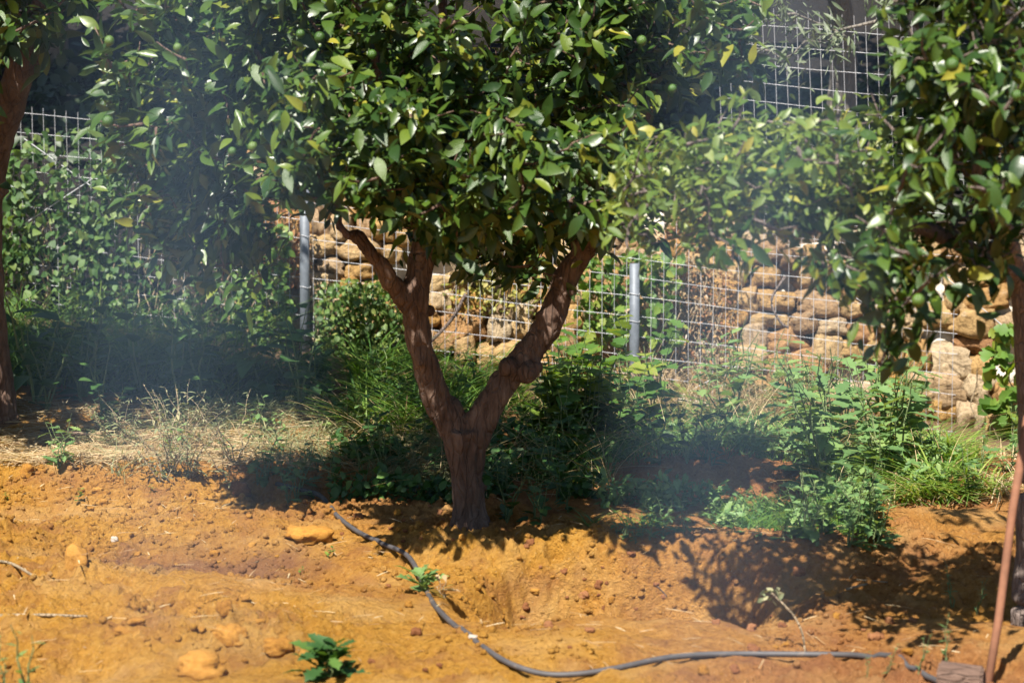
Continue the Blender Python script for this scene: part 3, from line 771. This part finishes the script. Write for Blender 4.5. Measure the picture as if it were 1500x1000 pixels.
fence = empty('wire_fence', (0, ff(0), gz1(0, 12.5)), 'low welded wire mesh fence on two grey posts in front of the stone wall', 'fence')
mesh_fence(fence, -3.0, 2.26, ff, lambda x: wall_base(x) - .02, lambda x: wall_base(x) + (1.15 if x < -1.9 else 1.02 if x < 1.6 else .80), .063, .1)
def post(root, px, pyb, pyt, material, r=.026):
    b = at(px, pyb, 12.5); Yp = ff(b.x); b = at(px, pyb, Yp); t = at(px, pyt, Yp)
    b.z = gz1(b.x, Yp) - .15; t.y -= .035; b.y -= .035
    V, Q = tube([b - root.location, (b + t) / 2 - root.location, t - root.location], r, 14)
    return obj('post', mesh_arr('post', V, Q), material, root)
pa = post(fence, 447, 530, 262, M['post']); pb = post(fence, 929, 560, 385, M['post'])
for px, py, qx_, qy_ in ((1375, 397, 1470, 478), (1000, 578, 1085, 533), (35, 203, 165, 295), (25, 335, 135, 262), (1240, 428, 1310, 470)):
    a, b = at(px, py, 12.1), at(qx_, qy_, 12.1); a.y = ff(a.x) - .02; b.y = ff(b.x) - .02
    a, b = at(px, py, a.y), at(qx_, qy_, b.y)
    wire(fence, [a, (a + b) / 2, b], .0026, 'brace_wire')
for px in (447, 929):                                                   # wire ties round the posts
    for py in ((300, 345, 420, 490) if px == 447 else (430, 470, 520)):
        c = at(px, py, 12.5); c = at(px, py, ff(c.x) - .035)
        wire(fence, [c + Vector((.029 * math.cos(a), .029 * math.sin(a), .004 * math.sin(a * 2))) for a in np.linspace(0, 2 * math.pi, 13)], .0018, 'wire_tie')
upper = empty('wire_fence', (1.8, 12.55, wall_top(1.8)), 'taller wire mesh above the wall with olive twigs hanging before it', 'fence')
uz = lambda x: 1.15 - .09 * (x - 1.2)
mesh_fence(upper, 1.1, 2.35, lambda x: ff(x) + .33, lambda x: uz(x) - .1, lambda x: uz(x) + .72, .058, .1, .0013, -.05)

# ------------------------------------------------------------------ vegetation
def hump(pts_n, x0, y0, x1, y1):
    return [ground_hit(random.uniform(x0, x1), random.uniform(y0, y1)) for _ in range(pts_n)]
def make_weed(kind, h, nl, lsize, tm, material, stem_mat, seed, nstem=3, lean=.25, name='weed'):
    """a plant: stems and single leaves"""
    r = random.Random(seed); root = empty(name, (0, 0, 0)); acc = Acc(); P, D = [], []
    for s in range(nstem):
        a = r.uniform(0, 6.28); q = [Vector((0, 0, -.02))]; hs = h * r.uniform(.6, 1.0)
        for i in range(1, 6):
            u = i / 5
            q.append(Vector((math.cos(a) * lean * hs * u + r.uniform(-.015, .015), math.sin(a) * lean * hs * u + r.uniform(-.015, .015), hs * u * (1 - .15 * u))))
        V, Q = tube(q, np.linspace(.0045, .0012, 6) * (.55 if nstem > 4 else 1) * (h / .4) ** .5, 5, False); acc.add(V, Q)
        per = nl // nstem
        for i in range(per):
            u = (i + r.random() * .7) / per; u = u * .98 + .02
            k = min(4, int(u * 5)); p = q[k].lerp(q[k + 1], u * 5 - k)
            b = i * 2.4 + r.uniform(-.4, .4); el = r.uniform(-.1, .7) if kind != 'rosette' else r.uniform(.1, 1.0)
            P.append(p); D.append((math.cos(b) * math.cos(el), math.sin(b) * math.cos(el), math.sin(el), lsize * (1.15 - .6 * u) * r.uniform(.7, 1.2)))
    obj('stem', acc.mesh('stem'), stem_mat, root)
    key = (material.name, id(tm))
    if key not in LEAF_MESH: LEAF_MESH[key] = [mesh_arr('leaf', tm[0], tm[1])]
    for p, d in zip(P, D):
        x = np.array([d[:3]]); X, Y, Z = frames(x, np.array([[r.uniform(-.3, .3), r.uniform(-.3, .3), 1.0]]))
        o = obj('leaf', LEAF_MESH[key][0], material, root); o.matrix_local = mat4(X[0], Y[0], Z[0], p, d[3])
    return root
def scatter(protos, spots, labels, cat, group, smin=.75, smax=1.2, used=None):
    for i, g in enumerate(spots):
        p = protos[i % len(protos)]
        o = p if used is not None and id(p) not in used else copy_tree(p)
        if used is not None: used.add(id(p)); KEEP.append(p) if p not in KEEP else None
        o.location = g; s = random.uniform(smin, smax); o.scale = (s, s, s); o.rotation_euler = (random.uniform(-.1, .1), random.uniform(-.1, .1), random.uniform(0, 6.28))
        lab = labels[i] if isinstance(labels, (list, tuple)) else labels
        tag(o, lab, cat, group)
USED = set(); KEEP = []; ALLP = []
def protos(*a, n=3, **k):
    ps = [make_weed(*a, seed=100 * len(ALLP) + i, **k) for i in range(n)]; ALLP.extend(ps); return ps
thist = protos('up', .52, 18, .15, LOBED, M['weed'], M['stem'], n=3, name='thistle_weed')
scatter(thist, hump(17, 1040, 610, 1210, 672), 'tall grey green toothed weed in the sunny thicket below the bare curved branch', 'weed', 'toothed weeds below the bare branch', .75, 1.25, USED)
scatter(thist, hump(20, 1200, 640, 1335, 728), 'tall grey green toothed weed between the bare soil and the ochre end of the wall', 'weed', 'toothed weeds before the end of the wall', .75, 1.25, USED)
scatter(thist, hump(7, 1335, 660, 1490, 735), 'small toothed weed growing in the bright green grass', 'weed', 'toothed weeds in the bright grass', .3, .6, USED)
fig = protos('up', .58, 18, .13, FIG, M['vine'], M['stem'], n=3, name='lobed_weed')
scatter(fig, hump(18, 800, 590, 1000, 660), 'tall light green weed with broad lobed leaves around the pale fence post', 'weed', 'lobed weeds around the pale fence post', .8, 1.15, USED)
tall = protos('up', .45, 18, .085, OVAL, M['broad'], M['stem'], n=3, name='leafy_weed')
scatter(tall, hump(10, 790, 640, 900, 715) + hump(8, 900, 640, 1080, 684), 'dark leafy weed in the shaded thicket between the trunk and the wall', 'weed', 'dark leafy weeds behind the trunk', .7, 1.1, USED)
scatter(tall, hump(12, 525, 590, 745, 660), 'dark leafy weed in the tall grass seen through the fork of the trunk', 'weed', 'weeds seen through the fork', .6, .95, USED)
scatter(tall, hump(10, 705, 715, 850, 775), 'glossy leafy weed crowding the foot of the forked trunk', 'weed', 'weeds at the foot of the trunk', .4, .75, USED)
shade = protos('up', .27, 15, .085, LOBED, M['weed'], M['stem'], n=3, name='thistle_weed')
scatter(shade, hump(22, 890, 760, 1160, 800), 'low blue green weed in the strip that edges the bare soil', 'weed', 'low weeds edging the bare soil', .3, .55, USED)
scatter(shade, hump(14, 1150, 765, 1295, 805), 'knee high blue green weed at the wide end of the strip edging bare soil', 'weed', 'weeds at the wider end of the strip', .7, 1.15, USED)
scatter(tall, hump(4, 1200, 760, 1290, 800), 'bushy dark weed at the end of the strip that edges the bare soil', 'weed', 'bushy weeds at the end of the strip', .55, .75, USED)
scatter(tall, hump(10, 500, 660, 665, 725), 'shaded leafy weed growing between the pipe and the forked trunk', 'weed', 'weeds between pipe and trunk', .4, .8, USED)
scatter(shade, hump(14, 60, 625, 520, 690), 'scruffy grey green weed standing in the straw of the sunny bank', 'weed', 'scruffy weeds in the straw', .4, .9, USED)
scatter(shade, hump(9, 335, 690, 500, 740), 'green weed on the crest of the soil where the pipe begins', 'weed', 'weeds where the pipe begins', .5, 1.0, USED)
back = protos('up', .6, 18, .12, OVAL, M['broad'], M['stem'], n=2, name='tall_weed')
scatter(back, hump(14, 60, 575, 440, 612), 'tall dark weed in deep shade below the vine covered fence', 'weed', 'tall weeds in the deep shade', .7, 1.2, USED)
dk = protos('up', .55, 24, .22, leaf_t(.36, .25, .35, 6), M['broad'], M['stem'], n=1, nstem=4, name='broad_leaved_plant')
scatter(dk, [ground_hit(385, 590)], 'large dark broad leaved plant in shade beside the grey fence post', 'plant', None, 1.05, 1.1, USED)
spr = protos('up', .5, 14, .2, leaf_t(.34, .25, .3, 6), M['broad'], M['stem'], n=1, nstem=3, name='broad_leaved_plant')
scatter(spr, [ground_hit(52, 590)], 'dark big leaved shoot beside the shaded trunk at the picture edge', 'plant', None, 1.5, 1.6, USED)
gr = protos('up', .30, 66, .05, leaf_t(.24, .2, .3, 4), M['greygrass'], M['drystem'], n=3, nstem=6, lean=.7, name='wispy_weed')
scatter(gr, hump(9, 225, 650, 345, 715), 'wispy grey green weed on the sunny bank of straw', 'weed', 'wispy weeds on the bank of straw', .6, 1.2, USED)
scatter(gr, hump(5, 120, 625, 420, 660), 'thin grey green weed at the edge of the deep shade', 'weed', 'thin weeds at the edge of the shade', .6, 1.0, USED)
ros = protos('rosette', .13, 40, .085, LOBED, M['broad'], M['stem'], n=1, nstem=3, name='leaf_rosette')
scatter(ros, [ground_hit(478, 992)], 'dark green rosette of toothed leaves on soil at the bottom of the picture', 'plant', None, 1.2, 1.25, USED)
hp = protos('rosette', .12, 18, .09, LOBED, M['weed'], M['stem'], n=1, nstem=3, name='seedling')
scatter(hp, [ground_hit(622, 872)], 'small green weed growing against the black pipe', 'plant', None, 1.0, 1.1, USED)
wt = protos('rosette', .09, 9, .06, LOBED, M['drygrass'], M['drystem'], n=1, nstem=3, name='withered_weed')
scatter(wt, [ground_hit(652, 880)], 'withered cream coloured weed behind the black pipe', 'plant', None, 1.0, 1.1, USED)
wh = protos('up', .30, 12, .05, leaf_t(.3, .2, .2, 4), M['weed'], M['stem'], n=2, nstem=2, name='weed_sprig')
scatter(wh, [Vector((x, y, gz1(x, y))) for x, y in ((-1.30, 6.05), (-1.22, 6.0), (-1.36, 6.15))], 'blurred weed sprig on soil at the lower corner away from the stake', 'weed', 'weed sprigs in the corner', .8, 1.2, USED)
scatter(wh, [ground_hit(x, y) for x, y in ((1300, 985), (1345, 990), (1385, 980), (1430, 900), (1395, 890), (1270, 990))], 'thin weed sprig in tree shade beside the rusty stake', 'weed', 'weed sprigs beside the stake', .3, .65, USED)
seed = protos('up', .12, 8, .045, SMALL, M['vine'], M['stem'], n=2, nstem=1, name='seedling')
scatter(seed, [ground_hit(x, y) for x, y in ((222, 720), (118, 733), (440, 842), (12, 735), (482, 818))], 'tiny green seedling on the bare orange slope', 'plant', 'seedlings on the slope', .35, .55, USED)
# long bare stem leaning over the trodden soil
g = ground_hit(1180, 955); root = empty('dry_stalk', g, 'thin pale stalk leaning over trodden soil behind the pipe', 'stalk')
q = [g + Vector((0, 0, -.02)), at(1176, 930, g.y), at(1165, 905, g.y), at(1148, 885, g.y), at(1130, 868, g.y)]
V, Q = tube([p - g for p in catmull(q, 5)], .0035, 6); obj('stem', mesh_arr('stem', V, Q), M['drystem'], root)
Pq = np.array([tuple(at(1125 + random.uniform(-8, 14), 866 + random.uniform(-6, 12), g.y)) for _ in range(14)]); X, Y, Z = frames(RNG.normal(size=(14, 3)), RNG.normal(size=(14, 3)))
V, Q, T = inst(SMALL, Pq - np.array(g), X, Y, Z, np.full(14, .025)); tag(obj('seed_head', mesh_arr('seed_head', V, Q, True, T), M['greygrass'], root), kind='stuff')

# climbing vine over the fence
def vine(name, label, n, box, Yoff, size, material, tm, nsel, stems=14, cat='vine', dens=None, thick=.12, withered=0):
    x0, y0, x1, y1 = box; b = at((x0 + x1) / 2, y1, 12.5); b = at((x0 + x1) / 2, y1, ff(b.x) + Yoff); root = empty(name, b, label, cat)
    P = []
    while len(P) < n:
        px, py = random.uniform(x0, x1), random.uniform(y0, y1)
        if dens and random.random() > dens(px, py): continue
        c = at(px, py, 12.5); P.append(at(px, py, ff(c.x) + Yoff + random.uniform(-thick, thick)))
    P = np.array(P); n = len(P)
    X = unit(RNG.normal(size=(n, 3)) * .8 + np.array([0, -.3, -.5])); Nn = unit(RNG.normal(size=(n, 3)) * .5 + np.array([-.15, -.6, .6]))
    X, Y, Z = frames(X, Nn); S = size * (.5 + .8 * RNG.random(n))
    crown(root, P, X, Y, Z, S, material, tm, nsel)
    acc = Acc()
    for s in range(stems):
        px = random.uniform(x0, x1); py = y1 + 10; pts = []
        while py > y0 + random.uniform(0, (y1 - y0) * .5):
            c = at(px, py, 12.5); pts.append(at(px, py, ff(c.x) + Yoff + random.uniform(-.03, .03)) - b); py -= random.uniform(14, 26); px += random.uniform(-13, 13)
        if len(pts) > 2:
            V, Q = tube(catmull(pts, 3), random.uniform(.002, .005), 5, False); acc.add(V, Q)
    obj('stem', acc.mesh('stem'), M['drystem'], root)
    return root
vine('climbing_vine', 'green vine with small leaves climbing the wire mesh near the shaded trunk', 3000, (-10, 185, 370, 560), .02, .046, M['vinedark'], [HEART, OVAL], 280, 40, dens=lambda x, y: (.2 + .8 * max(0, min(1, (y - 190) / 90))) * (1 if x < 190 and y < 430 else .32) * (.4 + .9 * float(vnoise(np.array([x / 38.]), np.array([y / 38.]), 5)[0] + .3)))
vine('shrub', 'sunlit small leaved shrub before the wall beside the dark fence post', 3000, (460, 410, 600, 575), -.02, .036, M['shrub'], [SMALL, OVAL], 120, 16, 'shrub', dens=lambda x, y: max(0, 1 - abs((x - 530) / 88) ** 2 - max(0, (430 - y) / 50)), thick=.16)
vine('creeper', 'yellowing creeper with small leaves over the stones between the two tree limbs', 520, (650, 310, 810, 460), .2, .034, M['yellowing'], [SMALL, OVAL], 60, 12, 'creeper', dens=lambda x, y: .8 - abs(x - 715) / 130 + .3 * math.sin(y / 16), thick=.06)
vine('dried_creeper', 'rusty brown dried creeper on the fence behind the dark post', 900, (365, 275, 450, 420), .12, .035, M['rust_leaf'], [SMALL], 60, 14, 'creeper', thick=.1)
vine('creeper', 'leafy green creeper behind the dark fence post in half shade', 1000, (340, 330, 425, 520), .02, .045, M['vine'], [OVAL], 100, 12, 'creeper', thick=.1)
vine('climbing_vine', 'yellow green lobed vine climbing the end of the stone wall', 75, (1448, 475, 1492, 665), -.08, .085, M['vine'], [FIG], 75, 4, 'vine', thick=.04)
vine('dried_creeper', 'brown dried growth hanging over the wall beside the pale post', 1400, (950, 330, 1075, 560), .2, .022, M['rust_leaf'], [SMALL], 60, 34, 'creeper', thick=.08)
vine('creeper', 'sparse green creeper on the stones under the pale post top', 420, (850, 370, 1000, 500), .1, .055, M['vine'], [FIG, OVAL], 90, 8, 'creeper', thick=.08)

# grass and litter that nobody could count
def blades(name, label, cat, pts, hmin, hmax, material, wide=.02, lean=.5, flat=False):
    n = len(pts); P = np.asarray(pts, float)
    a = RNG.uniform(0, 6.283, n); up = (RNG.uniform(-.05, .12, n) if flat else RNG.uniform(.9, 2.4, n))
    if flat: P = P + np.stack([np.zeros(n), np.zeros(n), RNG.uniform(.008, .035, n)], -1)
    D = np.stack([np.cos(a) * lean, np.sin(a) * lean, up], -1)
    Nn = np.stack([-np.cos(a), -np.sin(a), np.full(n, .5)], -1) if not flat else np.tile(np.array([0., 0, 1]), (n, 1)) + RNG.normal(size=(n, 3)) * .2
    X, Y, Z = frames(D, Nn); S = RNG.uniform(hmin, hmax, n)
    V, Q, T = inst(BLADE if not flat else leaf_t(.05, .3, .06, 3, .4), P, X, Y, Z, S, (wide * 5) * RNG.uniform(.6, 1.4, n))
    return tag(obj(name, mesh_arr(name, V, Q, True, T), material), label, cat, kind='stuff')
def gpts(n, x0, y0, x1, y1, seed=0, thr=-.05, poly=None):
    """ground points below a box of the photograph, patchy"""
    out = []
    a, b = at(750, y0, 9), at(750, y1, 9)
    Y1 = F * CAM_H / max(60, y0 - 45); Y0 = F * CAM_H / (y1 - 45)
    Yv = RNG.uniform(Y0, Y1, n * 3); px = RNG.uniform(x0, x1, n * 3)
    Xv = (px - 750) * Yv / F * 1.0
    k = fbm(Xv * 3, Yv * 2.5, 3, seed) > thr
    k &= ~((px > 915 + 30 * np.sin(Xv * 9)) & (px < 1195) & (Yv > F * CAM_H / 695) & (Yv < F * CAM_H / 640))
    Xv, Yv = Xv[k][:n], Yv[k][:n]
    return np.stack([Xv, Yv, gz(Xv, Yv) - .004], -1)
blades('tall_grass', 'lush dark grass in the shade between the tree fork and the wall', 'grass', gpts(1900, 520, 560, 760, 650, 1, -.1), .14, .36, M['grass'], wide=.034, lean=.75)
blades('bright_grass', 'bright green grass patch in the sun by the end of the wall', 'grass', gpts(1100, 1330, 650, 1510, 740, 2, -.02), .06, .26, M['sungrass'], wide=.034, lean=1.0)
blades('dry_grass', 'dry blades among the bright green grass', 'grass', gpts(500, 1300, 650, 1510, 745, 22, -.1), .05, .24, M['drygrass'], wide=.016, lean=1.2)
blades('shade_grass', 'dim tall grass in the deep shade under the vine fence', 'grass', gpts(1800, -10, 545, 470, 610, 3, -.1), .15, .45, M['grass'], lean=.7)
blades('undergrowth_grass', 'grass among the weeds before the stone wall', 'grass', gpts(4200, 760, 575, 1400, 720, 4, -.02), .05, .22, M['grass'], lean=.8)
blades('edge_grass', 'grass along the strip that edges the bare soil', 'grass', gpts(2200, 860, 748, 1290, 795, 6, 0.0), .04, .13, M['grass'], lean=.9)
blades('grey_grass', 'grey green wispy grass on the sunny bank', 'grass', gpts(3600, 150, 612, 680, 722, 7, -.08), .05, .22, M['greygrass'], wide=.014, lean=1.2)
blades('straw', 'pale straw lying over the sunny bank', 'straw', gpts(3300, -20, 622, 600, 702, 8, -.25), .05, .20, M['drygrass'], wide=.018, lean=1, flat=True)
blades('straw', 'thin pale straw along the crest of the bare bank', 'straw', gpts(5200, -20, 652, 420, 712, 28, -.2), .04, .16, M['drygrass'], wide=.018, lean=1, flat=True)
blades('straw', 'scattered bits of dry straw on the bare soil', 'straw', gpts(420, 0, 700, 1480, 1000, 9, -.2), .03, .09, M['drygrass'], wide=.018, lean=1, flat=True)
blades('dry_grass', 'dry tufts and stalks against the stone wall', 'grass', gpts(1100, 930, 545, 1300, 625, 10, -.1), .12, .42, M['drygrass'], wide=.009, lean=.6)
blades('dry_grass', 'thin dry stems tangled among the weeds before the wall', 'grass', gpts(900, 480, 585, 1400, 735, 31, -.2), .12, .40, M['drygrass'], wide=.009, lean=.9)
def cover(name, label, pts, size, material, tm):
    n = len(pts); P = np.asarray(pts) + np.stack([np.zeros(n), np.zeros(n), RNG.uniform(.0, .09, n)], -1)
    X = unit(RNG.normal(size=(n, 3)) + np.array([0, -.2, .2])); X, Y, Z = frames(X, unit(RNG.normal(size=(n, 3)) * .5 + np.array([0, -.2, 1])))
    V, Q, T = inst(tm, P, X, Y, Z, size * RNG.uniform(.5, 1.3, n))
    return tag(obj(name, mesh_arr(name, V, Q, True, T), material), label, 'ground cover', kind='stuff')
cover('ground_cover', 'low leafy ground cover around the forked trunk', gpts(5200, 480, 600, 1000, 745, 12, .0), .042, M['broad'], OVAL)
cover('ground_cover', 'low leafy ground cover in the sun before the wall', gpts(5200, 980, 590, 1400, 735, 13, -.02), .045, M['weed'], LOBED)
cover('ground_cover', 'low dark ground cover below the vine fence', gpts(3600, -10, 560, 480, 612, 14, -.05), .055, M['broad'], OVAL)
cover('ground_cover', 'low blue green ground cover edging the bare soil', gpts(2400, 880, 745, 1290, 790, 15, -.02), .04, M['weed'], LOBED)
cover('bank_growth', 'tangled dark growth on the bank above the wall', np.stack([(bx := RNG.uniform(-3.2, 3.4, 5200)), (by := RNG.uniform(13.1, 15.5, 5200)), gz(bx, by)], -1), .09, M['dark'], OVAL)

# orange blossoms of the withered flower before the wall
g = ground_hit(860, 628); root = empty('flower', g, 'withered orange flower heads among the lobed weeds', 'flower')
acc = Acc()
for k_, (px, py) in enumerate(((862, 525), (878, 545), (850, 548))):
    c = at(px, py, g.y); V, Q = tube([Vector((0, 0, -.02)), (c - g) * .5 + Vector((.02, 0, 0)), c - g], .003, 5); acc.add(V, Q)
    X = unit(np.array([[math.cos(a), math.sin(a) * .6 - .3, .35] for a in np.linspace(0, 6, 12)])); X, Y, Z = frames(X, np.tile(np.array([[0, -.4, 1.]]), (12, 1)))
    V, Q, T = inst(SMALL, np.tile(np.array(c - g), (12, 1)), X, Y, Z, np.full(12, .035)); obj('petals', mesh_arr('petals', V, Q, True, T), M['petal'], root)
obj('stem', acc.mesh('stem'), M['stem'], root)

# ------------------------------------------------------------------ pipe, stake, sticks, block of wood
pp = [(405, 712), (440, 722), (470, 735), (490, 757), (520, 783), (560, 806), (600, 836), (630, 866), (645, 893), (665, 920), (700, 951), (740, 974), (790, 986), (840, 988), (900, 984), (980, 971), (1060, 965), (1140, 965), (1220, 970), (1270, 979), (1330, 996), (1420, 1030)]
pw_ = [ground_hit(x, y, False) for x, y in pp]
pw_ = catmull([p + Vector((0, 0, .009)) for p in pw_], 6)
zz = np.array([p.z for p in pw_]); zz = np.convolve(np.pad(zz, 9, 'edge'), np.ones(19) / 19, 'valid')
pts = []
for p, z_ in zip(pw_, zz): pts.append(Vector((p.x, p.y, max(z_ + .004, gz1(p.x, p.y) - .003))))
V, Q = tube(pts, .0085, 10)
tag(obj('irrigation_pipe', mesh_arr('irrigation_pipe', V, Q), M['pipe']), 'thin black irrigation pipe snaking over the bare orange soil', 'pipe')
a = Vector((at(1441, 1000, 6.25).x - .006, 6.25, 0)); a.z = gz1(a.x, a.y) - .1
b = at(1492, 700, 6.45); t_ = b + (b - a) * .25
V, Q = tube([a, a.lerp(t_, .35) + Vector((.004, 0, 0)), a.lerp(t_, .7) - Vector((.003, 0, 0)), t_], .0115, 10)
tag(obj('stake', mesh_arr('stake', V, Q), M['rust']), 'rusty brown stake leaning before the nearer tree trunk', 'stake')
bm = bmesh.new(); bmesh.ops.create_cone(bm, cap_ends=True, segments=14, radius1=.048, radius2=.044, depth=.12)
bmesh.ops.bevel(bm, geom=bm.edges[:], offset=.006, segments=2, affect='EDGES')
for v in bm.verts: v.co *= 1 + mnoise.noise(v.co * 18) * .12
me = bpy.data.meshes.new('wood_block'); bm.to_mesh(me); bm.free()
g = ground_hit(1408, 1012); o = obj('wood_block', me, M['cutwood']); o.location = g + Vector((0, .0, .025)); o.rotation_euler = (math.pi / 2, .1, 1.25)
tag(o, 'short cut piece of wood lying on soil at the foot of the stake', 'wood block')
def stick(pxs, r, label, material=None, lift=.006):
    pts = [ground_hit(x, y) + Vector((0, 0, lift)) for x, y in pxs]
    V, Q = tube(catmull(pts, 4), [r * (1 - .5 * i / (len(pts) * 4)) for i in range(len(catmull(pts, 4)))], 6)
    return tag(obj('stick', mesh_arr('stick', V, Q), material or M['drystem']), label, 'stick')
stick([(-10, 905), (60, 904), (128, 906)], .006, 'straight pale cane lying on smooth soil near the picture edge')
stick([(-8, 824), (20, 832), (52, 848)], .006, 'pale stick beside the upright rock')
stick([(958, 858), (968, 868), (977, 882)], .003, 'short dark twig on the edge of the dug hollow', M['bark'])
stick([(390, 630), (440, 626), (520, 622), (548, 615)], .006, 'long dry stem lying over the weeds behind the pipe')
stick([(60, 632), (140, 640), (225, 646)], .008, 'dark stick across the straw at the edge of the shade', M['bark'])
stick([(1240, 866), (1270, 858)], .004, 'thin dry stick beside the ochre lump on trodden soil')
stick([(1255, 852), (1300, 855)], .003, 'pale thin stalk lying on the trodden soil')
for pxs in ([(1150, 405), (1130, 440), (1142, 470), (1155, 480)],):
    c = [at(x, y, 12.15) for x, y in pxs]
    V, Q = tube(catmull(c, 5), .007, 6); tag(obj('dead_branch', mesh_arr('dead_branch', V, Q), M['greybark']), 'bare curved branch caught on the wire before the stones', 'branch')
for pxs in ([(690, 300), (660, 345), (625, 400)], [(682, 430), (660, 470), (610, 520)]):
    c = [at(x, y, 12.45) for x, y in pxs]
    V, Q = tube(catmull(c, 5), .010, 6); tag(obj('dead_branch', mesh_arr('dead_branch', V, Q), M['greybark']), 'bare dead branch leaning on the wall between the limbs, upper' if pxs[0][1] == 300 else 'bare dead branch leaning on the wall between the limbs, lower', 'branch')

# prototypes that were never placed go away
for p in ALLP:
    if id(p) not in USED:
        for ch in list(p.children): bpy.data.objects.remove(ch)
        bpy.data.objects.remove(p)

# ------------------------------------------------------------------ bluish smoke, two added volumes standing in for out-of-focus haze near the lens
def veil_mat(name, dens):
    m = bpy.data.materials.new(name); m.use_nodes = True; N, L = m.node_tree.nodes, m.node_tree.links
    N.remove(N['Principled BSDF'])
    v = N.new('ShaderNodeVolumePrincipled'); v.inputs['Color'].default_value = (.50, .72, 1, 1)
    tc = N.new('ShaderNodeTexCoord'); gr_ = N.new('ShaderNodeTexGradient'); gr_.gradient_type = 'SPHERICAL'
    L.new(tc.outputs['Object'], gr_.inputs[0])
    n = tex_noise(N, L, 1.6, 3, .5, tc.outputs['Object'])
    nr = N.new('ShaderNodeMapRange'); L.new(n.outputs['Fac'], nr.inputs[0]); nr.inputs['From Min'].default_value = .3; nr.inputs['From Max'].default_value = .7; nr.inputs['To Min'].default_value = .25
    d = mathn(N, L, 'MULTIPLY', mathn(N, L, 'MULTIPLY', gr_.outputs['Fac'], nr.outputs[0]), dens)
    L.new(d, v.inputs['Density']); L.new(v.outputs[0], N['Material Output'].inputs['Volume'])
    return m
def veil(px, py, Y, hw, hh, dy, dens, label, tilt=0):
    bm = bmesh.new(); bmesh.ops.create_icosphere(bm, subdivisions=3, radius=1)
    me = bpy.data.meshes.new('veil'); bm.to_mesh(me); bm.free()
    o = obj('veil', me, veil_mat('veil_%d' % len(bpy.data.materials), dens)); o.location = at(px, py, Y)
    o.scale = (hw * Y / F, dy, hh * Y / F); o.rotation_euler = (0, tilt, 0)
    return tag(o, label, 'veil', kind='stuff')
veil(255, 380, 6.0, 270, 900, .5, .28, 'thin bluish smoke standing in for foreground blur before the shaded fence')
veil(1085, 430, 5.2, 230, 1000, .45, .34, 'thin bluish smoke standing in for foreground blur between the two orange trees', .06)
